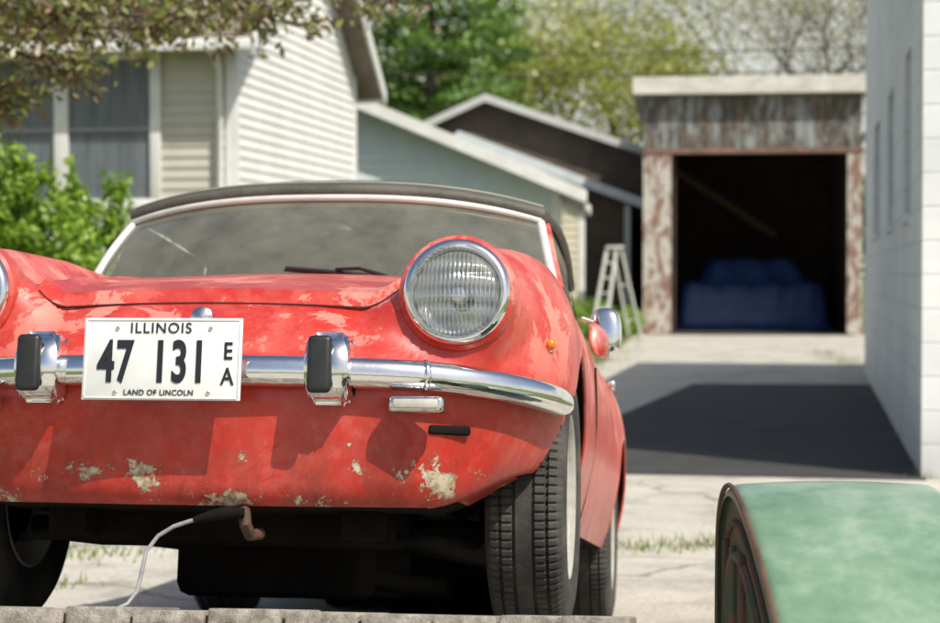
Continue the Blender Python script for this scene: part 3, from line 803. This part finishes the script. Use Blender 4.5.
mBlock = block_mat()
Wo = Vector((2.66, 11.0, 0)); Wr = -U
wb = empty('white_block_building', loc=Wo)
LW = 11.9
wins = [(12.35, 13.15), (15.0, 16.0), (18.0, 19.5)]
ws = [((a-11)/Vv.y, (b-11)/Vv.y) for a, b in wins]
z0, z1, HH = 1.60, 2.72, 4.62
frame_box('wall_base', Wo, Wr, Vv, 0, .25, 0, LW, 0, z0, mBlock, wb)
frame_box('wall_top', Wo, Wr, Vv, 0, .25, 0, LW, z1, HH, mBlock, wb)
cur = 0
for a, b in ws+[(LW, LW)]:
    frame_box('wall_pier', Wo, Wr, Vv, 0, .25, cur, a, z0, z1, mBlock, wb); cur = b
mFr = M('grey_window_frame', (.35, .38, .40), None, 5, .5)
mGB = M('glass_block_window', (.36, .41, .43), (.24, .28, .30), 8, .15)
for a, b in ws:
    frame_box('window_pane', Wo, Wr, Vv, .12, .14, a, b, z0, z1, mGB, wb)
    frame_box('window_sill', Wo, Wr, Vv, -.03, .12, a-.03, b+.03, z0-.05, z0+.012, mBlock, wb)
    frame_box('window_post', Wo, Wr, Vv, .08, .119, a+.002, a+.05, z0+.014, z1-.002, mFr, wb)
    frame_box('window_post', Wo, Wr, Vv, .08, .119, b-.05, b-.002, z0+.014, z1-.002, mFr, wb)
frame_box('front_wall', Wo, Wr, Vv, .252, 9, .0, .25, 0, HH, mBlock, wb)
frame_box('rear_wall', Wo, Wr, Vv, .252, 9, LW-.25, LW, 0, HH, mBlock, wb)
frame_box('right_wall', Wo, Wr, Vv, 8.75, 9, .252, LW-.252, 0, HH, mBlock, wb)
frame_box('flat_roof', Wo, Wr, Vv, -.06, 9.06, -.06, LW+.06, HH, HH+.14, mTrim, wb, .01)

# ================================================================== OLD GARAGE at the end of the drive
G = Vector((3.46, 37.4, 0)); gy = math.radians(6.5)
gu = Vector((math.cos(gy), -math.sin(gy), 0)); gv = Vector((math.sin(gy), math.cos(gy), 0))
ga = empty('old_garage', loc=G)
gw = 4.30; gd = 7.0
mPeel = peel('peeling_grey_white_paint', (.27, .29, .28), (.055, .055, .05), (.16, .12, .09), (2.2, 1, .55), 2.2, .53, w=.03)
mJamb = peel('peeling_red_white_paint', (.50, .47, .41), (.27, .12, .085), (.19, .15, .115), (2.0, 1, .8), 2.6, .50, w=.03)
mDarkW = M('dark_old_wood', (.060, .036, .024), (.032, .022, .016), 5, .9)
ztop = 4.76
frame_box('left_jamb', G, gu, gv, 0, .56, 0, .2, 0, 3.62, mJamb, ga)
frame_box('right_jamb', G, gu, gv, 4.02, gw, 0, .2, 0, 3.62, mJamb, ga)
frame_box('lintel', G, gu, gv, -.01, gw+.01, -.02, .2, 3.62, 3.72, M('rusty_lintel', (.26, .15, .11), (.14, .09, .07), 4, .9), ga)
x = 0
while x < gw-.01:
    w = min(.2, gw-x); frame_box('header_board', G, gu, gv, x+.006, x+w-.006, random.uniform(-.012, 0), .1, 3.722, ztop, mPeel, ga); x += w
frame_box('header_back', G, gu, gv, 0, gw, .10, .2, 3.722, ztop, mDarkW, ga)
frame_box('fascia', G, gu, gv, -.2, gw+.05, -.30, -.26, ztop+.03, ztop+.36, M('aged_fascia', (.70, .68, .60), (.50, .48, .41), 2.5, .7, stretch=(1, 1, 3)), ga)
frame_box('roof', G, gu, gv, -.2, gw+.1, -.255, gd+.2, ztop+.02, ztop+.30, M('roll_roofing', (.5, .48, .44), None, 3, .9), ga)
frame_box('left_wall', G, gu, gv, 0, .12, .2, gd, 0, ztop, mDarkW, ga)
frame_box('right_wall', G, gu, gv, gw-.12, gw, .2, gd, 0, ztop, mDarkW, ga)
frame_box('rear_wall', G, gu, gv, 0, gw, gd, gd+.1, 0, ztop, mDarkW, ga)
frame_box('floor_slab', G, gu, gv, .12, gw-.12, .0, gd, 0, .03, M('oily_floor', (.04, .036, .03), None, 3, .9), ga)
tube('roof_brace', [(4.5, 42, 3.6), (6.9, 42.3, 2.1)], .08, M('brace_wood', (.14, .08, .045), None, 3, .9), ga, 6)
frame_box('door_track', G, gu, gv, .60, .65, .22, .28, .03, 3.6, mDarkW, ga)
def tarp():
    V = []; F = []; nx, ny = 60, 36
    def sm(a, b, x): return sstep(a, b, x)
    # covered car: low bonnet to the left, cabin in the middle, boot to the right
    for j in range(ny+1):
        for i in range(nx+1):
            X = 4.35+3.45*i/nx; Y = 39.9+2.6*j/ny
            lo_ = sm(4.40, 4.62, X)*sm(7.78, 7.55, X)*sm(39.95, 40.25, Y)*sm(42.5, 42.2, Y)
            cab = sm(4.9, 5.35, X)*sm(7.5, 7.0, X)*sm(40.3, 40.9, Y)*sm(42.3, 41.9, Y)
            z = 1.02*lo_+.52*cab
            z += (.03*math.sin(X*8+Y*5)+.02*math.sin(X*17-Y*9))*lo_
            V.append((X, Y, max(.035, z)))
    for j in range(ny):
        for i in range(nx):
            a = j*(nx+1)+i; F.append((a, a+1, a+nx+2, a+nx+1))
    add('blue_tarp', V, F, M('blue_tarp_plastic', (.035, .085, .26), (.02, .05, .16), 3, .4), None, True)
tarp()

# stepladder --------------------------------------------
lad = empty('stepladder', loc=(2.85, 35.6, 0))
mAl = M('white_aluminium', (.70, .69, .64), (.55, .53, .48), 6, .4, metal=.1)
bx0, by0 = 2.72, 35.6
for s in (-1, 1):
    tube('front_rail', [(bx0-.32+s*.13, by0-.35, 0), (bx0-.02+s*.09, by0, 1.72)], .038, mAl, lad, 6)
    tube('rear_rail', [(bx0+.46+s*.12, by0+.45, 0), (bx0+.08+s*.08, by0+.02, 1.68)], .030, mAl, lad, 6)
for k in range(1, 6):
    f = k/6; cx = bx0-.32+.30*f; hw = .13-.04*f
    box('step', (cx, by0-.35+.35*f, 1.72*f), (hw*2, .09, .03), mAl, lad)
box('top_cap', (bx0+.03, by0, 1.73), (.34, .16, .05), mAl, lad, .01)
for k in (1, 3):
    f = k/5; box('rear_brace', (bx0+.46-.36*f, by0+.45-.43*f, 1.68*f), (.24-.08*f, .025, .025), mAl, lad)

# ================================================================== MID-GROUND HOUSES
def gable_house(name, o, yaw, w, d, zeave, pitch_rise, siding_m, roof_m, trim_m, apex=.5, over=.3, course=.15, fascia=.18):
    """gable end faces the camera (-v). o = front-left corner, u to the right, v back"""
    u = Vector((math.cos(yaw), math.sin(yaw), 0)); v = Vector((-math.sin(yaw), math.cos(yaw), 0))
    e = empty(name, loc=o); ap = w*apex; zr = zeave+pitch_rise
    frame_box('core_walls', o, u, v, .02, w-.02, .02, d-.02, 0, zeave-.01, siding_m, e)
    def g(z):
        if z <= zeave: return (0., w)
        f = (z-zeave)/pitch_rise; return (ap*f, w-(w-ap)*f)
    siding('gable_siding', o, u, -v, .0, zr, g, course, siding_m, e)
    siding('side_siding', Vector(o)+u*w, v, u, .0, zeave, lambda z: (0, d), course, siding_m, e)
    siding('side_siding', Vector(o), v, -u, .0, zeave, lambda z: (0, d), course, siding_m, e)
    s1 = pitch_rise/ap; s2 = pitch_rise/(w-ap)
    P = [(-over, zeave-over*s1+.02), (-over, zeave-over*s1+.16), (ap, zr+.16), (w+over, zeave-over*s2+.16), (w+over, zeave-over*s2+.02), (ap, zr+.02)]
    prism('roof', o, v, u, -over, d+over, P, roof_m, e)
    Pf = [(-over-.01, zeave-over*s1+.16-fascia), (-over-.01, zeave-over*s1+.165), (ap, zr+.165), (w+over+.01, zeave-over*s2+.165), (w+over+.01, zeave-over*s2+.16-fascia), (ap, zr+.16-fascia)]
    prism('rake_fascia', o, v, u, -over-.035, -over-.003, Pf, trim_m, e)
    frame_box('eave_fascia', o, u, v, w+over+.003, w+over+.04, -over, d+over, zeave-over*s2-.02, zeave-over*s2+.15, trim_m, e)
    frame_box('corner_board', o, u, v, w-.10, w+.025, -.03, .0, 0, zeave-.05, trim_m, e)
    return e
mAqua = M('pale_aqua_siding', (.64, .74, .72), (.58, .67, .66), 2, .6)
mGreyRoof = M('grey_shingle', (.30, .31, .32), (.2, .2, .21), 3, .9)
mBrown = M('brown_siding', (.115, .082, .055), (.075, .054, .038), 2, .8)
mBlueRoof = M('blue_grey_roof', (.30, .36, .38), (.22, .26, .28), 3, .8)
mBeige = M('beige_siding', (.66, .60, .44), (.56, .51, .38), 2, .7)
gable_house('pale_gabled_outbuilding', Vector((-4.6, 30, 0)), -.06, 6.0, 5.0, 2.55, 1.45, mAqua, mGreyRoof, mTrim, apex=.42, over=.42, fascia=.2)
gable_house('beige_shed', Vector((.4, 36.3, 0)), -.05, 1.80, 1.6, 2.45, .5, mBeige, mGreyRoof, mTrim, apex=.5, over=.1, fascia=.12)
gable_house('brown_house', Vector((-2.6, 44, 0)), -.05, 6.9, 8.0, 3.9, 1.35, mBrown, mGreyRoof, M('grey_fascia', (.55, .55, .5)), apex=.43, over=.35, course=.2, fascia=.18)
gable_house('brown_shed', Vector((-2.0, 40.2, 0)), -.05, 5.4, 3.2, 2.75, 1.35, mBrown, mBlueRoof, M('blue_white_fascia', (.66, .72, .72)), apex=.33, over=.35, course=.2, fascia=.20)

# ================================================================== OLD GREEN TRAILER, bottom right corner
def green_mat():
    m, t, o = nt('patinated_green_paint'); p = N(t, 'ShaderNodeBsdfPrincipled'); t.links.new(p.outputs[0], o.inputs[0])
    co = objco(t)
    a = ramp(t, noise(t, co, 6, 4, .7), [(.30, (.11, .21, .12)), (.5, (.19, .30, .19)), (.70, (.34, .42, .31))])
    rn = N(t, 'ShaderNodeTexNoise'); rn.inputs['Scale'].default_value = 11; rn.inputs['Detail'].default_value = 7; rn.inputs['Roughness'].default_value = .75; t.links.new(co, rn.inputs['Vector'])
    r = ramp(t, rn.outputs[0], [(.62, 0), (.68, .55)])
    t.links.new(mix(t, r, a, (.24, .19, .12)), p.inputs[0]); p.inputs['Roughness'].default_value = .30; p.inputs['Coat Weight'].default_value = .4; p.inputs['Coat Roughness'].default_value = .25
    return m
mGreen = green_mat()
mGreenD = M('dark_green_side', (.06, .085, .045), (.15, .08, .045), 14, .6, lo=.45, hi=.62)
mRust = M('rust', (.13, .075, .045), (.07, .045, .03), 14, .85)
gc = empty('old_green_trailer', Matrix.Translation((.412, 0, 0)))
prf = [(3.12, .30), (3.125, .55), (3.12, .76), (3.10, .812), (3.06, .846), (3.00, .866), (2.93, .868), (2.85, .856), (2.75, .826), (2.62, .776), (2.48, .708), (2.34, .62), (2.24, .52), (2.18, .41), (2.16, .30)]
def smoothprof(P, it=2):
    for _ in range(it):
        Q = [P[0]]
        for a, b in zip(P, P[1:]): Q += [(a[0]*.75+b[0]*.25, a[1]*.75+b[1]*.25), (a[0]*.25+b[0]*.75, a[1]*.25+b[1]*.75)]
        P = Q+[P[-1]]
    return P
pf = smoothprof(prf)
cx_, cz_ = 2.66, .40
def fender(x0, x1):
    V = []; F = []; n = len(pf); r = .022
    cols = [(x0+r*(1-math.cos(math.pi/2*k/5)), r*(1-math.sin(math.pi/2*k/5))) for k in range(6)]
    m_ = 8
    mids = [(x0+r+(x1-x0-2*r)*k/m_, -.006*math.sin(math.pi*k/m_)) for k in range(1, m_)]
    right = [(x1-(a-x0), b) for a, b in cols[::-1]]
    allc = cols+mids+right
    for (xx, inn) in allc:
        for (y, z) in pf:
            dy, dz = y-cx_, z-cz_; l = math.hypot(dy, dz); V.append((xx, y-dy/l*inn, z-dz/l*inn if z > .31 else z))
    for c in range(len(allc)-1):
        for i in range(n-1):
            F.append((c*n+i, c*n+i+1, (c+1)*n+i+1, (c+1)*n+i))
    ob = add('fender', V, F, mGreen, gc, True, True, 60)
    for xs in (x0+.010, x1-.010):
        Vs = [(xs, y-(y-cx_)/math.hypot(y-cx_, z-cz_)*.020, z-(z-cz_)/math.hypot(y-cx_, z-cz_)*.020) for y, z in pf]
        add('fender_side', Vs, [tuple(range(n))], mGreenD, gc, False, True)
fender(0, .33)
tube('rusty_edge', [(.002, y, z-.002) for y, z in pf[6:-4]], .0045, mRust, gc, 6, True)
def inset(k): return [(.008, y-(y-cx_)/math.hypot(y-cx_, z-cz_)*k, z-(z-cz_)/math.hypot(y-cx_, z-cz_)*k) for y, z in pf]
tube('side_rib', inset(.07)[4:-6], .006, mRust, gc, 6, True)
tube('side_rib', inset(.13)[4:-6], .009, mGreenD, gc, 6, True)
for yy in (3.04, 2.96, 2.86):
    box('side_stake', (.006, yy, .54), (.012, .022, .46), mRust if yy != 2.96 else mGreenD, gc, .004, local=True)
lathe('tyre', [(-.08, .14), (-.09, .20), (-.07, .26), (0, .27), (.07, .26), (.09, .20), (.08, .14), (.0, .05), (0, .001)], 48, (.155, 2.66, .27), mTyre, gc, 'X', True)
box('bed', (.97, 2.5, .52), (1.2, 2.0, .30), mGreen, gc, .03, local=True)
tube('axle', [(.1, 2.66, .27), (1.8, 2.66, .27)], .03, mRust, gc, 8, True)
lathe('tyre', [(-.08, .14), (-.09, .20), (-.07, .26), (0, .27), (.07, .26), (.09, .20), (.08, .14), (.0, .05), (0, .001)], 48, (1.75, 2.66, .27), mTyre, gc, 'X', True)

# ================================================================== VEGETATION
rng = np.random.default_rng(7)
def shell(c, r, n, k=.45):
    d = rng.normal(size=(n, 3)); d /= np.linalg.norm(d, axis=1)[:, None]
    rad = rng.uniform(0, 1, n)**k
    return np.array(c)+d*np.array(r)*rad[:, None]
e = empty('leafy_shrub', loc=(-3.2, 12.6, 0))
P = []
for cx, cy, cz, rx, rz in [(-2.62, 12.5, 1.25, .44, .58), (-3.0, 12.7, 1.30, .50, .66), (-3.5, 12.5, 1.3, .55, .62), (-4.0, 12.7, 1.35, .6, .7), (-2.75, 12.2, .8, .6, .6), (-3.4, 12.2, .8, .7, .7), (-4.4, 12.4, 1.1, .6, .8), (-2.30, 12.6, 1.0, .34, .5)]:
    for _ in range(42):
        d = rng.normal(size=3); d /= np.linalg.norm(d); cc = np.array([cx, cy, cz])+d*np.array([rx, rx, rz])*rng.uniform(.45, 1.04)
        P.append(shell(cc, (.14, .14, .11), 115))
for _ in range(36):
    x0 = rng.uniform(-4.2, -2.2); b0 = np.array([x0, 12.4, 1.72-.25*abs(x0+3)]); l = rng.uniform(.12, .38); ln = rng.normal()*.12
    tt = rng.uniform(0, 1, 60)[:, None]; P.append(b0+tt*np.array([ln, 0, l])+rng.normal(size=(60, 3))*.025)
leaves('shrub_leaves', np.concatenate(P), .034, lfBush, e, .5, 1)
br = Br()
for _ in range(40):
    a = Vector((-3.3+rng.normal()*.4, 12.5, 0)); b = Vector((-3.3+rng.normal()*.8, 12.5+rng.normal()*.2, 1.5)); br.seg(a, b, .02, .006, 5)
add('stems', [tuple(v) for v in br.V], br.F, mBark, e)

e = empty('crabapple_tree', loc=(-4.3, 9.6, 0)); br = Br(); rnd = random.Random(11)
def poly(pts, r0, r1):
    for i in range(len(pts)-1):
        f0 = i/(len(pts)-1); f1 = (i+1)/(len(pts)-1)
        br.seg(Vector(pts[i]), Vector(pts[i+1]), r0+(r1-r0)*f0, r0+(r1-r0)*f1, 7)
poly([(-4.3, 9.6, 0), (-4.2, 9.6, 1.0), (-4.0, 9.6, 1.8), (-3.7, 9.6, 2.4)], .12, .08)
poly([(-4.2, 9.6, 1.2), (-4.6, 9.9, 2.2), (-5.2, 10, 3.2)], .08, .03)
limbs = [[(-3.7, 9.6, 2.4), (-3.2, 9.7, 2.64), (-2.6, 9.8, 2.66), (-1.9, 9.8, 2.62), (-1.3, 9.8, 2.57), (-.80, 9.8, 2.50)],
         [(-3.7, 9.6, 2.4), (-3.1, 9.4, 2.5), (-2.6, 9.4, 2.40), (-2.2, 9.4, 2.30), (-1.92, 9.4, 2.14)],
         [(-3.7, 9.6, 2.4), (-3.3, 10, 2.8), (-2.6, 10.2, 2.86), (-1.8, 10.3, 2.80), (-1.0, 10.3, 2.76), (-.2, 10.3, 2.68)],
         [(-3.1, 9.4, 2.5), (-2.7, 9.2, 2.24), (-2.45, 9.2, 2.10), (-2.3, 9.2, 2.04)],
         [(-3.9, 9.6, 2.2), (-3.3, 9.2, 2.5), (-2.5, 9.0, 2.50), (-1.8, 9.0, 2.46), (-1.2, 9.0, 2.42)],
         [(-3.7, 9.6, 2.4), (-3.2, 9.7, 2.5), (-2.7, 9.8, 2.55), (-2.1, 9.8, 2.50), (-1.6, 9.8, 2.48)],
         [(-3.7, 9.6, 2.3), (-3.1, 9.6, 2.3), (-2.7, 9.6, 2.18), (-2.45, 9.6, 2.0)],
         [(-3.7, 9.6, 2.4), (-2.9, 9.9, 2.60), (-2.2, 9.9, 2.60), (-1.5, 9.9, 2.62), (-1.0, 9.9, 2.60)]]
P = []
for li, L in enumerate(limbs):
    poly(L, .026, .006)
    for i in range(len(L)-1):
        a = Vector(L[i]); b = Vector(L[i+1])
        for _ in range(16):
            f = rnd.random(); q = a.lerp(b, f)
            d = Vector((rnd.gauss(.3, .6), rnd.gauss(0, .6), rnd.gauss(-.1, .55))).normalized()
            l = rnd.uniform(.08, .26); br.seg(q, q+d*l, .006, .002, 4)
            if q.x > -3.6:
                n = rnd.choice([0, 14, 28, 42]) if q.x < -1.3 else rnd.choice([0, 10, 20, 30])
                for k in range(n):
                    P.append(tuple(q+d*l*rnd.uniform(.3, 1.1)+Vector((rnd.gauss(0, .04), rnd.gauss(0, .06), rnd.gauss(0, .04)))))
add('trunk_and_limbs', [tuple(v) for v in br.V], br.F, mBark, e, True)
leaves('crown_leaves', np.array(P), .030, lfCrab, e, .45, 2)

def conifer(loc, h, w, n, seed, zb=1.0):
    e = empty('pine_tree', loc=loc); rnd = random.Random(seed); br = Br(); P = []
    l = Vector(loc); br.seg(l, l+Vector((0, 0, h)), .22, .03, 8)
    z = zb
    while z < h:
        f = 1-(z-zb)/(h-zb)
        for _ in range(4):
            an = rnd.uniform(0, 6.28); L = w*(f**.7)*rnd.uniform(.55, 1.12)
            a = l+Vector((0, 0, z)); b = a+Vector((math.cos(an)*L, math.sin(an)*L, L*rnd.uniform(-.02, .30)))
            br.seg(a, b, .04, .012, 4)
            if not 3.0 < z < 11: continue
            for k in range(int(n*L)):
                t = rnd.uniform(.15, 1.03); q = a.lerp(b, t); s = .14+.12*t
                P.append((q.x+rnd.gauss(0, s), q.y+rnd.gauss(0, s), q.z+rnd.gauss(0, s*.5)-.1))
        z += rnd.uniform(.25, .42)
    for k in range(1500):
        zz = rnd.uniform(10.5, h); s = w*(1-(zz-zb)/(h-zb))*.5
        P.append((l.x+rnd.gauss(0, s), l.y+rnd.gauss(0, s), zz))
    add('trunk_and_limbs', [tuple(v) for v in br.V], br.F, mBark, e)
    leaves('needles', np.array(P), .12, lfPine, e, .34, seed)
conifer((-1.1, 52, 0), 17, 2.9, 95, 5)
conifer((.6, 56, 0), 15, 2.2, 80, 25)
conifer((-3.9, 56, 0), 16, 3.2, 70, 6)
tree('leafy_tree', (2.6, 62, 0), 12, .22, 4, lfSpring, 16000, .12, .42, 3, mBarkL)
tree('leafy_tree', (5.0, 66, 0), 13, .22, 4, lfSpring, 10000, .10, .45, 4, mBarkL)
tree('budding_tree', (8.6, 60, 0), 15, .34, 4, lfBud, 3600, .075, .4, 8, mBarkL, .6, 4)
tree('budding_tree', (12.2, 63, 0), 15, .34, 4, lfBud, 3600, .075, .4, 9, mBarkL, .6, 4)
tree('budding_tree', (6.5, 70, 0), 16, .34, 4, lfBud, 3000, .08, .4, 12, mBarkL, .6, 4)
tree('leafy_tree', (-9, 60, 0), 13, .3, 4, lfSpring, 6000, .14, .5, 15, mBarkL)
P = []
for _ in range(160):
    X = rng.uniform(-60, 70); cc = (X, 95+rng.uniform(-4, 4), rng.uniform(.8, 5.2)); P.append(shell(cc, (2.2, 1.5, 1.5), 70))
leaves('distant_trees', np.concatenate(P), .4, lfFar, None, .6, 20)
P = []
for cx, cy, cz, r in [(1.9, 35.6, .35, .45), (2.45, 36.1, .4, .4), (3.15, 37.0, .3, .3), (2.9, 36.4, .12, .22), (2.3, 34.8, .15, .3)]:
    P.append(shell((cx, cy, cz), (r, r, r), 900, .5))
leaves('weeds', np.concatenate(P), .05, lfBush, None, .4, 21)
P = []
def strip(x0, y0, x1, y1, n, s=.08):
    t = rng.uniform(0, 1, n); X = x0+(x1-x0)*t+rng.normal(size=n)*s; Y = y0+(y1-y0)*t+rng.normal(size=n)*s
    keep = (np.sin(t*37)+np.sin(t*91+1)+rng.normal(size=n)*.5) > .1
    return np.stack([X, Y, np.zeros(n)], 1)[keep]
P += [strip(.55, 8.1, 1.45, 8.35, 1100, .09), strip(-2.0, 7.9, -1.4, 8.0, 700, .12), strip(-1.9, 7.0, -1.5, 7.2, 350, .06), strip(2.66, 10.85, 4.9, 23, 900, .05), strip(5.0, 24, 5.6, 30, 1300, .15), strip(-.2, 15, 1.9, 26, 1500, .2), strip(1.9, 26, 3.2, 37, 2200, .25), strip(1.1, 7.2, 1.3, 9.4, 260, .05)]
grass('grass', np.concatenate(P), .045, lfGrass, 5)

up = empty('utility_line', loc=(0, 47, 0))
for X in (-16, 20):
    tube('utility_pole', [(X, 47, 0), (X, 47, 9)], [.16, .11], mBark, up, 8)
for zz in (6.2, 6.75):
    tube('wire', [(X, 47, zz+.9*((X-2)/18)**2) for X in range(-16, 21, 2)], .018, mRubber, up, 5)

# ================================================================== LIGHT, SKY, CAMERA
el = math.radians(52)
sd = Vector((.66*math.cos(el), -.751*math.cos(el), math.sin(el))).normalized()
sun = bpy.data.lights.new('sun', 'SUN'); sun.energy = 5.0; sun.angle = math.radians(.5); sun.color = (1, .955, .87)
so = bpy.data.objects.new('sun', sun); COL.objects.link(so); so.rotation_euler = sd.to_track_quat('Z', 'Y').to_euler(); so.location = (10, -10, 20)
w = bpy.data.worlds.new('World'); scene.world = w; w.use_nodes = True
t = w.node_tree; bg = t.nodes['Background']
sk = t.nodes.new('ShaderNodeTexSky'); sk.sky_type = 'NISHITA'; sk.sun_disc = False; sk.sun_elevation = el; sk.sun_rotation = math.atan2(sd.x, sd.y)
sk.air_density = 1.0; sk.dust_density = 2.5; sk.ozone_density = 1.0
# bright spring haze hanging low over the horizon
gco = N(t, 'ShaderNodeTexCoord'); sp = N(t, 'ShaderNodeSeparateXYZ'); t.links.new(gco.outputs['Generated'], sp.inputs[0])
hz = N(t, 'ShaderNodeMapRange'); t.links.new(sp.outputs[2], hz.inputs[0]); hz.inputs[1].default_value = .14; hz.inputs[2].default_value = .32; hz.inputs[3].default_value = .85; hz.inputs[4].default_value = .0
t.links.new(mix(t, hz.outputs[0], sk.outputs[0], (6.5, 6.5, 5.9)), bg.inputs[0]); bg.inputs[1].default_value = .12
cam = bpy.data.cameras.new('camera'); co_ = bpy.data.objects.new('camera', cam); COL.objects.link(co_)
cam.sensor_width = 36; cam.lens = 1870/940*36; cam.clip_end = 2000; cam.clip_start = .05
co_.location = (0, 0, H); co_.rotation_euler = (math.radians(90)-math.atan(36.5/1870), 0, 0)
cam.dof.use_dof = True; cam.dof.focus_distance = 3.55; cam.dof.aperture_fstop = 5.2
scene.camera = co_
scene.view_settings.view_transform = 'Standard'; scene.view_settings.look = 'None'; scene.view_settings.exposure = 0
